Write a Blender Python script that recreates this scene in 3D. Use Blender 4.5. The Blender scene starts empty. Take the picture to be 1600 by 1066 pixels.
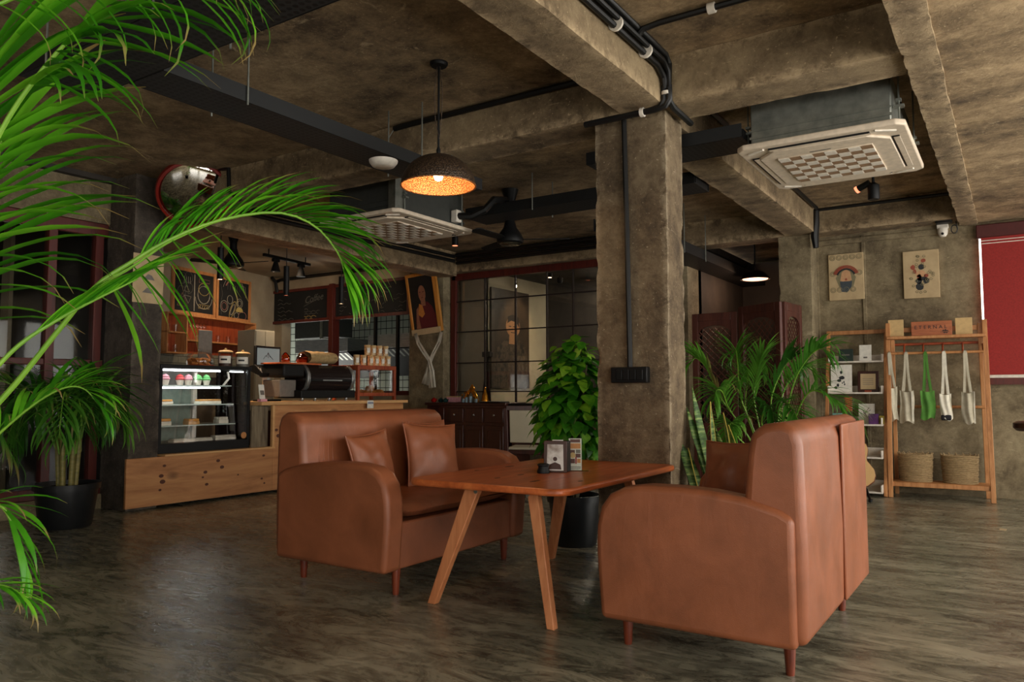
import bpy, bmesh, math, random
from mathutils import Vector, Matrix, Euler, noise
random.seed(7)
sc = bpy.context.scene
C = sc.collection
PI = math.pi

# ------------------------------------------------------------------ camera
F_PX = 1200.0
CAM = Vector((0, 0, 1.1))
_yaw, _pitch, _roll = math.radians(-33.23), math.radians(3.83), math.radians(-0.126)
FW = Vector((math.sin(_yaw)*math.cos(_pitch), math.cos(_yaw)*math.cos(_pitch), math.sin(_pitch)))
_r = Vector((math.cos(_yaw), -math.sin(_yaw), 0)); _u = _r.cross(FW)
RT = _r*math.cos(_roll) + _u*math.sin(_roll)
UP = _u*math.cos(_roll) - _r*math.sin(_roll)
cam = bpy.data.cameras.new('camera'); cam.sensor_width = 36; cam.lens = 36*F_PX/1600; cam.clip_start = .02
co = bpy.data.objects.new('camera', cam); C.objects.link(co)
co.matrix_world = Matrix(((RT.x, UP.x, -FW.x, CAM.x), (RT.y, UP.y, -FW.y, CAM.y), (RT.z, UP.z, -FW.z, CAM.z), (0, 0, 0, 1)))
sc.camera = co

# ------------------------------------------------------------------ light and exposure
sc.view_settings.view_transform = 'Standard'; sc.view_settings.look = 'None'
sc.view_settings.gamma = 1; sc.view_settings.use_curve_mapping = False
sc.view_settings.exposure = 0.0
wd = bpy.data.worlds.new('overcast_sky'); sc.world = wd; wd.use_nodes = True
wd.node_tree.nodes['Background'].inputs[0].default_value = (1.0, .965, .90, 1)
wd.node_tree.nodes['Background'].inputs[1].default_value = 7.0
def portal(loc, sx, sy, rot):
    l = bpy.data.lights.new('window_portal', 'AREA'); l.shape = 'RECTANGLE'; l.size = sx; l.size_y = sy
    l.cycles.is_portal = True
    o = bpy.data.objects.new('window_portal', l); C.objects.link(o); o.location = loc; o.rotation_euler = rot
    o['kind'] = 'helper'
portal((3.05, 3.2, 1.5), 2.4, 11, (0, PI/2, 0))      # windows in the right-hand wall, facing -X
portal((-1.0, -3.15, 1.65), 2.8, 1.3, (PI/2, 0, 0))   # shopfront behind the photographer, facing +Y
def point_light(name, loc, power, col, r=.03, parent=None):
    l = bpy.data.lights.new(name, 'POINT'); l.energy = power; l.color = col; l.shadow_soft_size = r
    o = bpy.data.objects.new(name, l); C.objects.link(o); o.location = loc; o['kind'] = 'helper'
    if parent: o.parent = parent
    return o
def spot_light(name, loc, power, col, tgt, ang=60, parent=None):
    l = bpy.data.lights.new(name, 'SPOT'); l.energy = power; l.color = col; l.spot_size = math.radians(ang); l.spot_blend = .6; l.shadow_soft_size = .03
    o = bpy.data.objects.new(name, l); C.objects.link(o); o.location = loc; o['kind'] = 'helper'
    o.rotation_euler = (Vector(tgt)-Vector(loc)).to_track_quat('-Z', 'Y').to_euler()
    if parent: o.parent = parent
    return o

# ------------------------------------------------------------------ measuring: a pixel of the photograph on a known plane gives a point of the room
def ray(x, y): return FW + RT*((x-800)/F_PX) - UP*((y-533)/F_PX)
def at(x, y, ax, v):
    d = ray(x, y); i = 'XYZ'.index(ax); return CAM + d*((v-CAM[i])/d[i])
def dep(x, y, d): return CAM + ray(x, y)*d

# ------------------------------------------------------------------ mesh helpers
class MB:
    def __init__(s): s.v = []; s.f = []
    def add(s, vs, fs):
        o = len(s.v); s.v += [tuple(p) for p in vs]; s.f += [tuple(i+o for i in f) for f in fs]; return s
    def box(s, x0, x1, y0, y1, z0, z1, M=None):
        vs = [Vector((x, y, z)) for z in (z0, z1) for y in (y0, y1) for x in (x0, x1)]
        if M: vs = [M @ p for p in vs]
        return s.add(vs, [(0, 2, 3, 1), (4, 5, 7, 6), (0, 1, 5, 4), (1, 3, 7, 5), (3, 2, 6, 7), (2, 0, 4, 6)])
    def bar(s, a, b, w, h, up=(0, 0, 1)):
        a, b = Vector(a), Vector(b); d = (b-a).normalized(); u = Vector(up)
        if abs(d.dot(u)) > .98: u = Vector((1, 0, 0))
        r = d.cross(u).normalized(); u = r.cross(d)
        vs = []
        for p in (a, b):
            for i, j in ((-1, -1), (1, -1), (1, 1), (-1, 1)): vs.append(p + r*(w/2*i) + u*(h/2*j))
        return s.add(vs, [(3, 2, 1, 0), (4, 5, 6, 7), (0, 1, 5, 4), (1, 2, 6, 5), (2, 3, 7, 6), (3, 0, 4, 7)])
    def tube(s, path, r, n=8, cap=True):
        path = [Vector(p) for p in path]; k = len(path); rs = r if isinstance(r, (list, tuple)) else [r]*k
        vs = []; fs = []; u = None
        for i, p in enumerate(path):
            d = (path[min(i+1, k-1)]-path[max(i-1, 0)]).normalized()
            if u is None:
                u = d.orthogonal().normalized()
            else:
                u = (u - d*u.dot(d))
                u = u.normalized() if u.length > 1e-6 else d.orthogonal().normalized()
            w = d.cross(u)
            for j in range(n):
                a = 2*PI*j/n; vs.append(p + (u*math.cos(a)+w*math.sin(a))*rs[i])
        for i in range(k-1):
            for j in range(n):
                q = (j+1) % n; fs.append((i*n+j, i*n+q, (i+1)*n+q, (i+1)*n+j))
        if cap: fs.append(tuple(range(n-1, -1, -1))); fs.append(tuple((k-1)*n+j for j in range(n)))
        return s.add(vs, fs)
    def lathe(s, prof, n=20, c=(0, 0, 0), cap=True, sx=1, sy=1):
        c = Vector(c); vs = []; fs = []; k = len(prof)
        for r, z in prof:
            for j in range(n):
                a = 2*PI*j/n; vs.append(c + Vector((r*math.cos(a)*sx, r*math.sin(a)*sy, z)))
        for i in range(k-1):
            for j in range(n):
                q = (j+1) % n; fs.append((i*n+j, i*n+q, (i+1)*n+q, (i+1)*n+j))
        if cap:
            if prof[0][0] > 1e-5: fs.append(tuple(range(n-1, -1, -1)))
            if prof[-1][0] > 1e-5: fs.append(tuple((k-1)*n+j for j in range(n)))
        return s.add(vs, fs)
    def prism(s, poly, ax, a, b, M=None):
        # poly in the two remaining axes (in xyz order)
        def P(p, t):
            q = {'X': (t, p[0], p[1]), 'Y': (p[0], t, p[1]), 'Z': (p[0], p[1], t)}[ax]
            q = Vector(q); return M @ q if M else q
        n = len(poly); vs = [P(p, a) for p in poly]+[P(p, b) for p in poly]
        fs = [tuple(range(n-1, -1, -1)), tuple(range(n, 2*n))]+[(i, (i+1) % n, n+(i+1) % n, n+i) for i in range(n)]
        return s.add(vs, fs)
    def grid(s, fn, nu, nv, closed_u=False):
        vs = [fn(i/nu, j/nv) for j in range(nv+1) for i in range(nu+1)]
        fs = [(j*(nu+1)+i, j*(nu+1)+i+1, (j+1)*(nu+1)+i+1, (j+1)*(nu+1)+i) for j in range(nv) for i in range(nu)]
        return s.add(vs, fs)
    def mesh(s, name, mat, smooth=None, merge=False):
        me = bpy.data.meshes.new(name); me.from_pydata(s.v, [], s.f); me.update()
        bm = bmesh.new(); bm.from_mesh(me)
        if merge: bmesh.ops.remove_doubles(bm, verts=bm.verts, dist=1e-4)
        bmesh.ops.recalc_face_normals(bm, faces=bm.faces); bm.to_mesh(me); bm.free()
        if smooth:
            me.polygons.foreach_set('use_smooth', [True]*len(me.polygons))
            me.set_sharp_from_angle(angle=math.radians(smooth if smooth is not True else 40))
        if mat: me.materials.append(mat)
        return me
    def build(s, name, mat, parent=None, smooth=None, bevel=0, seg=2, sub=0, loc=None, rot=None, merge=False, solid=0):
        o = bpy.data.objects.new(name, s.mesh(name, mat, smooth or ((60 if bevel else None)), merge)); C.objects.link(o)
        if parent: o.parent = parent
        if loc is not None: o.location = loc
        if rot is not None: o.rotation_euler = rot
        if solid:
            m = o.modifiers.new('solid', 'SOLIDIFY'); m.thickness = solid; m.offset = 0
        if bevel:
            m = o.modifiers.new('bevel', 'BEVEL'); m.width = bevel; m.segments = seg; m.limit_method = 'ANGLE'; m.angle_limit = math.radians(35)
        if sub:
            m = o.modifiers.new('sub', 'SUBSURF'); m.levels = sub; m.render_levels = sub
        return o
def obj(name, me, parent=None, loc=(0, 0, 0), rot=(0, 0, 0), scale=(1, 1, 1)):
    o = bpy.data.objects.new(name, me); C.objects.link(o); o.parent = parent
    o.location = loc; o.rotation_euler = rot; o.scale = scale; return o
def tag(o, label=None, cat=None, group=None, kind=None):
    if label: o['label'] = label
    if cat: o['category'] = cat
    if group: o['group'] = group
    if kind: o['kind'] = kind
    return o
def thing(name, label, cat, loc=(0, 0, 0), rz=0, group=None):
    o = bpy.data.objects.new(name, None); C.objects.link(o); o.location = loc; o.rotation_euler = (0, 0, rz)
    o.empty_display_size = .05
    return tag(o, label, cat, group)
def part(o, label): o['label'] = label; return o
def copy_tree(o, parent=None):
    kids = [c for c in C.objects if c.parent == o]
    c = o.copy(); C.objects.link(c); c.parent = parent
    for k in kids: copy_tree(k, c)
    return c
def struct(o): o['kind'] = 'structure'; return o
def text_mesh(txt, size, mat, name='lettering', depth=.0008, shear=0, sx=1):
    cu = bpy.data.curves.new('t', 'FONT'); cu.body = txt; cu.size = size; cu.align_x = 'CENTER'; cu.align_y = 'CENTER'; cu.extrude = depth; cu.shear = shear; cu.resolution_u = 3
    o = bpy.data.objects.new('t', cu); C.objects.link(o); o.scale = (sx, 1, 1)
    me = bpy.data.meshes.new_from_object(o.evaluated_get(bpy.context.evaluated_depsgraph_get()))
    bpy.data.objects.remove(o); me.name = name; me.materials.clear(); me.materials.append(mat); return me
def rough_box(mb, x0, x1, y0, y1, z0, z1, step=.08, amp=.003, chip=.003, seed=0):
    lo = (x0, y0, z0); hi = (x1, y1, z1); n = [max(1, round((hi[i]-lo[i])/step)) for i in range(3)]
    idx = {}; vs = []; fs = []
    def V(i):
        if i in idx: return idx[i]
        p = Vector([lo[k]+(hi[k]-lo[k])*i[k]/n[k] for k in range(3)])
        d = noise.noise_vector(p*3.1+Vector((seed, 0, 0)))*amp + noise.noise_vector(p*11+Vector((0, seed, 0)))*amp*.6
        e = sum(1 for k in range(3) if i[k] in (0, n[k]))
        if e >= 2:
            t = max(0, noise.noise(p*9.3+Vector((0, 0, seed)))-.05)*chip*2.5 + .0015
            for k in range(3):
                if i[k] == 0: d[k] += t
                elif i[k] == n[k]: d[k] -= t
        idx[i] = len(vs); vs.append(p+d); return idx[i]
    for ax in range(3):
        a, b = [k for k in range(3) if k != ax]
        for side in (0, n[ax]):
            for i in range(n[a]):
                for j in range(n[b]):
                    q = []
                    for di, dj in ((0, 0), (1, 0), (1, 1), (0, 1)):
                        t = [0, 0, 0]; t[ax] = side; t[a] = i+di; t[b] = j+dj; q.append(V(tuple(t)))
                    fs.append(tuple(q))
    mb.add(vs, fs); return mb

# ------------------------------------------------------------------ materials
def S(r, g, b, k=1.0):
    def f(c):
        c /= 255.; return (c/12.92 if c <= .04045 else ((c+.055)/1.055)**2.4)*k
    return (f(r), f(g), f(b), 1)
class NT:
    def __init__(s, name):
        s.m = bpy.data.materials.new(name); s.m.use_nodes = True; s.t = s.m.node_tree; s.b = s.t.nodes['Principled BSDF']
    def n(s, ty, **k):
        o = s.t.nodes.new(ty)
        for a, v in k.items():
            if a.startswith('i_'): o.inputs[a[2:].replace('_', ' ')].default_value = v
            else: setattr(o, a, v)
        return o
    def l(s, a, b): s.t.links.new(a, b)
    def ramp(s, fac, stops, interp='LINEAR'):
        r = s.n('ShaderNodeValToRGB'); r.color_ramp.interpolation = interp; e = r.color_ramp.elements
        while len(e) < len(stops): e.new(.5)
        for q, (p, c) in zip(e, stops): q.position = p; q.color = c if len(c) == 4 else (*c, 1)
        s.l(fac, r.inputs[0]); return r.outputs[0]
    def mix(s, fac, a, b, mode='MIX'):
        m = s.n('ShaderNodeMix', data_type='RGBA', blend_type=mode)
        for i, v in ((0, fac), (6, a), (7, b)):
            if hasattr(v, 'links'): s.l(v, m.inputs[i])
            else: m.inputs[i].default_value = v
        return m.outputs[2]
    def math(s, op, a, b=0.0):
        m = s.n('ShaderNodeMath', operation=op)
        for i, v in ((0, a), (1, b)):
            if hasattr(v, 'links'): s.l(v, m.inputs[i])
            else: m.inputs[i].default_value = v
        return m.outputs[0]
    def coord(s, scale=(1, 1, 1), rot=(0, 0, 0), loc=(0, 0, 0), out='Object'):
        c = s.n('ShaderNodeTexCoord'); m = s.n('ShaderNodeMapping'); s.l(c.outputs[out], m.inputs[0])
        m.inputs['Scale'].default_value = scale; m.inputs['Rotation'].default_value = rot; m.inputs['Location'].default_value = loc
        return m.outputs[0]
    def noise(s, vec, scale, detail=5, rough=.55, dist=0):
        o = s.n('ShaderNodeTexNoise'); s.l(vec, o.inputs['Vector']); o.inputs['Scale'].default_value = scale
        o.inputs['Detail'].default_value = detail; o.inputs['Roughness'].default_value = rough; o.inputs['Distortion'].default_value = dist
        return o.outputs[0]
    def bump(s, h, strength=.3, dist=.01):
        b = s.n('ShaderNodeBump'); b.inputs['Strength'].default_value = strength; b.inputs['Distance'].default_value = dist
        s.l(h, b.inputs['Height']); s.l(b.outputs[0], s.b.inputs['Normal'])
    def setp(s, **k):
        for a, v in k.items():
            i = s.b.inputs[a.replace('_', ' ')]
            if hasattr(v, 'links'): s.l(v, i)
            else: i.default_value = v
        return s
def plain(name, col, rough=.5, metal=0, **k):
    t = NT(name); t.setp(Base_Color=col, Roughness=rough, Metallic=metal, **k)
    # slight unevenness so no surface is perfectly flat in colour
    v = t.noise(t.coord(), 23, 3); a = tuple(min(1, c*1.12) for c in col[:3])+(1,); b = tuple(c*.88 for c in col[:3])+(1,)
    t.setp(Base_Color=t.ramp(v, [(.3, b), (.7, a)])); return t.m
def mottled(name, stops, scale=4, detail=6, rough=.6, bump=0, bscale=30, stretch=(1, 1, 1), metal=0, dist=0, rot=(0, 0, 0), **k):
    t = NT(name); v = t.coord(stretch, rot); n1 = t.noise(v, scale, detail, .6, dist)
    t.setp(Base_Color=t.ramp(n1, stops), Roughness=rough, Metallic=metal, **k)
    if bump: t.bump(t.noise(v, bscale, 4), bump, .004)
    return t.m
def glow(name, col, strength):
    t = NT(name); t.setp(Base_Color=(0, 0, 0, 1), Emission_Color=col, Emission_Strength=strength, Roughness=.4); return t.m
def glass(name, tint=(1, 1, 1, 1), rough=.02, alpha=.15, refl=1.0):
    # thin sheet: mostly transparent with a clear reflection
    t = NT(name); t.t.nodes.remove(t.b); out = t.t.nodes['Material Output']
    tr = t.n('ShaderNodeBsdfTransparent'); tr.inputs[0].default_value = tint
    gl = t.n('ShaderNodeBsdfGlossy'); gl.inputs['Roughness'].default_value = rough
    fr = t.n('ShaderNodeFresnel'); fr.inputs[0].default_value = 1.45
    mx = t.n('ShaderNodeMixShader'); t.l(t.math('MULTIPLY', t.math('ADD', fr.outputs[0], alpha*.15), refl), mx.inputs[0]); t.l(tr.outputs[0], mx.inputs[1]); t.l(gl.outputs[0], mx.inputs[2]); t.l(mx.outputs[0], out.inputs[0])
    return t.m
def concrete(name, dark, mid, light, pale, sc_=1.0, rough=.85, bump=.35, edge=.5, stretch=(1, 1, 1), streak=.5):
    t = NT(name); v = t.coord(stretch); v0 = t.coord()
    a = t.noise(v, .9*sc_, 6, .62, .5); b = t.noise(v0, 4.5*sc_, 9, .74, .35); c = t.noise(v0, 30, 6, .75)
    f = t.math('ADD', t.math('ADD', t.math('MULTIPLY', a, .42), t.math('MULTIPLY', b, .40)), t.math('MULTIPLY', c, .18))
    col = t.ramp(f, [(.385, dark), (.495, mid), (.60, light)])
    vs = t.coord((1.3, 1.3, 7)); st = t.noise(vs, 3.2, 10, .78, 1.1)
    col = t.mix(t.ramp(st, [(.60, (0, 0, 0)), (.66, (streak,)*3)]), col, pale)
    sp = t.noise(v0, 60, 2, .5)
    col = t.mix(t.ramp(sp, [(.68, (0, 0, 0)), (.74, (.55,)*3)]), col, pale)
    dk = t.noise(v0, 2.3, 9, .7, .8); col = t.mix(t.ramp(dk, [(.60, (0, 0, 0)), (.72, (.65,)*3)]), col, dark)
    if edge:
        g = t.n('ShaderNodeNewGeometry'); e = t.math('MULTIPLY', t.ramp(g.outputs['Pointiness'], [(.52, (0, 0, 0)), (.57, (1, 1, 1))]), t.ramp(b, [(.42, (0, 0, 0)), (.55, (edge,)*3)]))
        col = t.mix(e, col, pale)
    t.setp(Base_Color=col, Roughness=rough)
    t.bump(t.math('ADD', b, t.math('MULTIPLY', c, .8)), bump, .03); return t.m
def wood(name, c1, c2, c3=None, axis='X', scale=6, rough=.5, knots=0, bump=.1, coat=0):
    t = NT(name); st = {'X': (.12, 1, 1), 'Y': (1, .12, 1), 'Z': (1, 1, .12)}[axis]
    v = t.coord(st); n1 = t.noise(v, scale*2, 6, .6, 1.2); n2 = t.noise(v, scale*9, 3, .6, .3)
    f = t.math('ADD', t.math('MULTIPLY', n1, .75), t.math('MULTIPLY', n2, .25))
    col = t.ramp(f, [(.32, c1), (.5, c2), (.68, c3 or c2)])
    if knots:
        vo = t.n('ShaderNodeTexVoronoi'); t.l(t.coord({'X': (.6, 1, 1), 'Y': (1, .6, 1), 'Z': (1, 1, .6)}[axis]), vo.inputs['Vector']); vo.inputs['Scale'].default_value = knots
        col = t.mix(t.ramp(vo.outputs['Distance'], [(.05, (.85,)*3), (.16, (0, 0, 0))]), col, tuple(c*.25 for c in c1[:3])+(1,))
    t.setp(Base_Color=col, Roughness=rough, Coat_Weight=coat, Coat_Roughness=.25)
    t.bump(f, bump, .003); return t.m

K = {}
K['conc_ceil'] = concrete('ceiling_concrete', S(78, 63, 44), S(138, 116, 85), S(184, 158, 120), S(222, 198, 158), 1.1, .9, .4, 0, streak=.45, stretch=(1, 1.6, 1))
K['conc_beam'] = concrete('beam_concrete', S(78, 64, 44), S(122, 103, 76), S(152, 132, 100), S(215, 188, 148), 1.6, .9, .45, .5)
K['conc_pillar'] = concrete('pillar_concrete', S(74, 60, 43), S(114, 96, 72), S(142, 124, 96), S(205, 188, 158), 2.2, .88, .7, .45, streak=.3)
K['conc_wall'] = concrete('wall_concrete', S(80, 69, 50), S(122, 108, 82), S(152, 138, 108), S(205, 188, 152), 1.3, .85, .3, 0, streak=.4)
K['conc_dark'] = concrete('dark_weathered_wood_column', S(42, 36, 30), S(72, 63, 54), S(100, 90, 78), S(135, 124, 108), 1.5, .8, .5, .3, stretch=(1.5, 1.5, .25), streak=.3)
K['plaster'] = mottled('kitchen_plaster', [(.3, S(140, 126, 104)), (.7, S(172, 158, 132))], 2, rough=.8)
def floor_mat():
    t = NT('polished_cement_floor'); v0 = t.coord()
    v = t.coord((.9, 2.6, 1), (0, 0, math.radians(-24)))
    a = t.noise(v, .8, 9, .66, 1.6); b = t.noise(v, 3.0, 10, .72, 2.2)
    f = t.math('ADD', t.math('MULTIPLY', a, .5), t.math('MULTIPLY', b, .5))
    col = t.ramp(f, [(.36, S(42, 42, 36)), (.45, S(88, 86, 72)), (.54, S(134, 129, 109)), (.66, S(180, 173, 149))])
    lines = t.noise(t.coord((.7, 4.0, 1), (0, 0, math.radians(-28)), (3, 1, 0)), 1.7, 8, .62, 2.6)
    thin = t.ramp(lines, [(.487, (0, 0, 0)), (.5, (.6,)*3), (.513, (0, 0, 0))])
    col = t.mix(thin, col, S(158, 148, 124))
    dk = t.noise(v, 2.0, 8, .65, 1.0); col = t.mix(t.ramp(dk, [(.56, (0, 0, 0)), (.70, (.8,)*3)]), col, S(40, 37, 31))
    rg = t.ramp(b, [(.3, (.17,)*3), (.7, (.38,)*3)])
    t.setp(Base_Color=col, Roughness=rg)
    t.b.inputs['Specular IOR Level'].default_value = .5
    t.bump(t.math('ADD', b, t.math('MULTIPLY', lines, .8)), .16, .012); return t.m
K['floor'] = floor_mat()
def leather_mat():
    t = NT('tan_leather'); v = t.coord(); a = t.noise(v, 3.5, 5, .6, .4)
    col = t.ramp(a, [(.3, S(122, 70, 43)), (.7, S(152, 89, 58))])
    vo = t.n('ShaderNodeTexVoronoi'); t.l(v, vo.inputs['Vector']); vo.inputs['Scale'].default_value = 320
    t.setp(Base_Color=col, Roughness=t.ramp(t.noise(v, 6, 4), [(.3, (.36,)*3), (.7, (.5,)*3)])); t.b.inputs['Specular IOR Level'].default_value = .45
    t.bump(t.math('ADD', t.math('MULTIPLY', vo.outputs[0], .25), t.math('MULTIPLY', t.noise(t.coord((1, 1, .4)), 9, 3, .5, 1.5), 1.6)), .22, .006); return t.m
K['leather'] = leather_mat()
K['leg'] = wood('dark_red_leg', S(70, 26, 14), S(110, 46, 24), S(130, 60, 32), 'Z', 8, .3, coat=.4)
K['table'] = wood('orange_stained_wood', S(140, 66, 30), S(182, 92, 46), S(206, 116, 62), 'Y', 5, .34, knots=2.6, coat=.25)
K['tleg'] = wood('pale_table_leg', S(176, 104, 62), S(200, 128, 82), S(214, 148, 100), 'Z', 8, .5)
K['pine'] = wood('knotty_pine', S(150, 96, 54), S(186, 128, 78), S(206, 152, 98), 'Y', 3.2, .55, knots=3.0)
K['pine_edge'] = wood('pine_edge', S(190, 140, 88), S(212, 164, 108), None, 'Y', 5, .5)
K['oldwood'] = wood('weathered_board', S(78, 66, 50), S(120, 106, 84), S(150, 136, 110), 'Z', 6, .8, bump=.5)
K['rackwood'] = wood('oak_rack', S(150, 96, 52), S(182, 124, 74), S(200, 146, 94), 'Z', 8, .5)
K['darkwood'] = wood('dark_mahogany', S(34, 14, 10), S(56, 24, 18), S(74, 36, 26), 'Z', 6, .35, coat=.2)
K['redwood'] = wood('red_brown_wood', S(110, 44, 24), S(150, 66, 36), S(168, 84, 48), 'Z', 6, .4)
K['doorred'] = wood('maroon_frame', S(58, 20, 15), S(86, 30, 22), S(98, 38, 28), 'Z', 5, .45)
K['black'] = plain('black_metal', S(17, 17, 17), .5)
K['black'].node_tree.nodes['Principled BSDF'].inputs['Specular IOR Level'].default_value = .25
K['blackpipe'] = plain('black_conduit', S(13, 13, 13), .45)
K['tray'] = plain('dark_cable_tray', S(17, 18, 18), .65, 0)
K['white'] = plain('white_plastic', S(222, 214, 200), .45)
K['ivory'] = plain('ivory_panel', S(214, 198, 176), .5)
K['galv'] = mottled('galvanised_steel', [(.3, S(120, 124, 118)), (.7, S(160, 162, 152))], 9, rough=.42, metal=.85)
K['steel'] = mottled('brushed_steel', [(.3, S(160, 164, 164)), (.7, S(196, 198, 196))], 6, rough=.35, metal=.9, stretch=(1, 1, 8))
K['chrome'] = plain('chrome', S(210, 210, 208), .15, 1)
K['cardwhite'] = plain('white_card', S(226, 222, 210), .6)
K['kraft'] = plain('kraft_board', S(196, 164, 112), .7)
K['blackpot'] = plain('black_plastic_pot', S(20, 22, 24), .4)
K['soil'] = mottled('soil', [(.3, S(24, 18, 13)), (.7, S(52, 40, 30))], 20, rough=.95, bump=.6)
K['glass'] = glass('clear_glass'); K['dimglass'] = glass('coated_window_glass', (.9, .9, .88, 1), .03, .1, .25); K['jar'] = glass('jar_glass', (.95, .97, .96, 1), .03, .4, .5)
K['rust'] = plain('orange_rust_edge', S(190, 92, 44), .7)
K['red'] = mottled('red_blind_fabric', [(.3, S(132, 26, 22)), (.7, S(156, 36, 30))], 60, rough=.75)
K['redplastic'] = plain('red_rim', S(128, 30, 20), .4)

# ================================================================== THE SETTING
def slab(name, mat, *boxes, rough=None, **k):
    m = MB()
    for b in boxes:
        if rough: rough_box(m, *b, step=rough, seed=random.random()*50, **k)
        else: m.box(*b)
    o = m.build(name, mat, smooth=(50 if rough else None), merge=bool(rough)); return struct(o)
slab('floor', K['floor'], (-12, 3.2, -3.2, 13.6, -.12, 0))
slab('ceiling', K['conc_ceil'], (-12, -.30, -3.2, 9.6, 3.2, 3.35))
slab('ceiling_soffit', K['conc_ceil'], (-.30, 3.2, -3.2, 9.6, 2.88, 3.35))
slab('kitchen_ceiling', K['plaster'], (-11.9, -7.28, 4.4, 9.2, 3.17, 3.2))
slab('ceiling_beam_near', K['conc_beam'], (-2.08, -1.78, -3.1, 4.47, 2.9, 3.2), rough=.06)
slab('ceiling_beam_cross', K['conc_beam'], (-7.0, -.40, 4.46, 4.80, 2.9, 3.2), rough=.06)
slab('ceiling_beam_far', K['conc_beam'], (-2.17, -1.84, 4.80, 9.12, 2.9, 3.2), rough=.06)
slab('ceiling_beam_right', K['conc_beam'], (-.44, -.27, -3.1, 9.4, 2.86, 3.2), rough=.05, amp=.005, chip=.007)
slab('ceiling_beam_kitchen', K['conc_beam'], (-7.3, -6.95, 4.4, 9.1, 2.84, 3.2), rough=.07)
slab('ceiling_beam_back', K['conc_beam'], (-7.3, -.27, 9.1, 9.42, 2.9, 3.2), rough=.07)
slab('pillar', K['conc_pillar'], (-2.30, -1.80, 4.53, 4.82, 0, 2.9), rough=.035, amp=.003, chip=.008)
slab('pillar_wall', K['conc_wall'], (-2.26, -1.90, 9.12, 9.6, 0, 2.9), rough=.05, amp=.003, chip=.008)
slab('pillar_kitchen', K['conc_wall'], (-7.86, -7.19, 9.08, 9.5, 0, 3.2), rough=.06, amp=.003)
slab('pillar_left', K['conc_dark'], (-7.42, -6.95, 4.07, 4.37, 0, 3.2), rough=.045, amp=.005)
# back wall with the red blind window
WY = 9.45
slab('wall_back', K['conc_wall'], (-1.95, -.275, WY, 9.6, 0, 3.0), (-.275, 1.9, WY, 9.6, 0, 1.26), (-.275, 1.9, WY, 9.6, 2.80, 3.0), (1.9, 3.2, WY, 9.6, 0, 3.0))
m = MB()
m.box(-1.42, -1.38, WY-.02, WY+.01, .05, 2.88); m.box(-1.95, -.5, WY-.035, WY+.01, 2.80, 2.86); m.box(-1.92, -1.885, WY-.02, WY+.01, .05, 2.8)
struct(m.build('trim_1', K['conc_wall'], bevel=.006))
slab('window_2', K['doorred'], (1.83, 1.9, WY+.03, WY+.09, 1.26, 2.8), (-.275, 1.9, WY+.03, WY+.09, 1.26, 1.31), (.8, .85, WY+.04, WY+.08, 1.3, 2.8))
# right-hand and rear window walls that let the day in
RW = [(3.0, 3.2, -3.2, 9.6, 0, .35), (3.0, 3.2, -3.2, 9.6, 2.65, 2.95)]
for y in (-3.2, -.3, 2.4, 5.1, 7.8, 9.2): RW.append((3.0, 3.2, y, y+.28, .3, 2.7))
slab('wall_right', K['conc_wall'], *RW)
FWL = [(-12, 3.2, -3.35, -3.2, 0, 1.0), (-12, 3.2, -3.35, -3.2, 2.3, 3.3), (-12, -2.4, -3.35, -3.2, .9, 2.4), (.4, 3.2, -3.35, -3.2, .9, 2.4)]
slab('wall_front', K['conc_wall'], *FWL)
m = MB()
for x in (-2.37, -1.45, -.55, .37): m.box(x-.05, x+.05, -3.32, -3.22, .95, 2.35)
struct(m.build('window_4', K['doorred']))
# glazed left side: maroon frames, dim room behind with daylight panes
LX = -7.40
slab('wall_left', K['conc_wall'], (LX-.12, LX+.02, -3.2, 4.07, 0, .14), (LX-.12, LX+.02, -3.2, 4.07, 2.75, 3.2))
w3 = struct(MB().box(LX-.06, LX, -3.2, 4.07, .14, .24).box(LX-.06, LX, -3.2, 4.07, 2.62, 2.75).build('window_3', K['doorred'], bevel=.006))
for y in (-2.0, -.9, .2, 1.2, 2.1, 2.95, 3.55, 3.98): MB().box(LX-.07, LX+.015, y-.04, y+.04, .2, 2.65).build('window_post', K['doorred'], w3, bevel=.006)
MB().box(LX-.06, LX, -3.2, 4.05, 1.36, 1.42).build('window_rail', K['doorred'], w3, bevel=.006)
ym = [-2.0, -.9, .2, 1.2, 2.1, 2.95, 3.55, 3.98]
for a, b in zip(ym, ym[1:]):
    MB().box(LX-.034, LX-.028, a+.04, b-.04, .24, 1.36).build('window_pane', K['dimglass'], w3)
    MB().box(LX-.034, LX-.028, a+.04, b-.04, 1.42, 2.62).build('window_pane', K['dimglass'], w3)
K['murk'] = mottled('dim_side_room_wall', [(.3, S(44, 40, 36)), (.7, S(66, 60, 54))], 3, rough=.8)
bx0, bx1 = at(2, 575, 'X', -10.2).y, at(122, 575, 'X', -10.2).y
zz0, zz1 = at(60, 603, 'X', -10.2).z, at(60, 553, 'X', -10.2).z
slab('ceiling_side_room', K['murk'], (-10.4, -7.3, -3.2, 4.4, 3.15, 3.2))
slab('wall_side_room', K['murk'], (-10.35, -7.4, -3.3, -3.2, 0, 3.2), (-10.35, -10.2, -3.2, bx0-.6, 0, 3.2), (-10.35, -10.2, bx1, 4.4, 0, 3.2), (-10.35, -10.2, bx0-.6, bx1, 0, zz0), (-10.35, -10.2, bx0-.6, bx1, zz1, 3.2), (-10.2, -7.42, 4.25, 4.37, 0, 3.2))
m = MB()
for px in (48, 90): y = at(px, 575, 'X', -10.2).y; m.box(-10.28, -10.2, y-.06, y+.06, zz0-.1, zz1+.5)
m.box(-10.26, -10.2, bx0-.6, bx1+.3, zz1-.02, zz1+.12); m.box(-10.26, -10.2, bx0-.6, bx1+.3, zz1+.45, zz1+.55)
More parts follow.
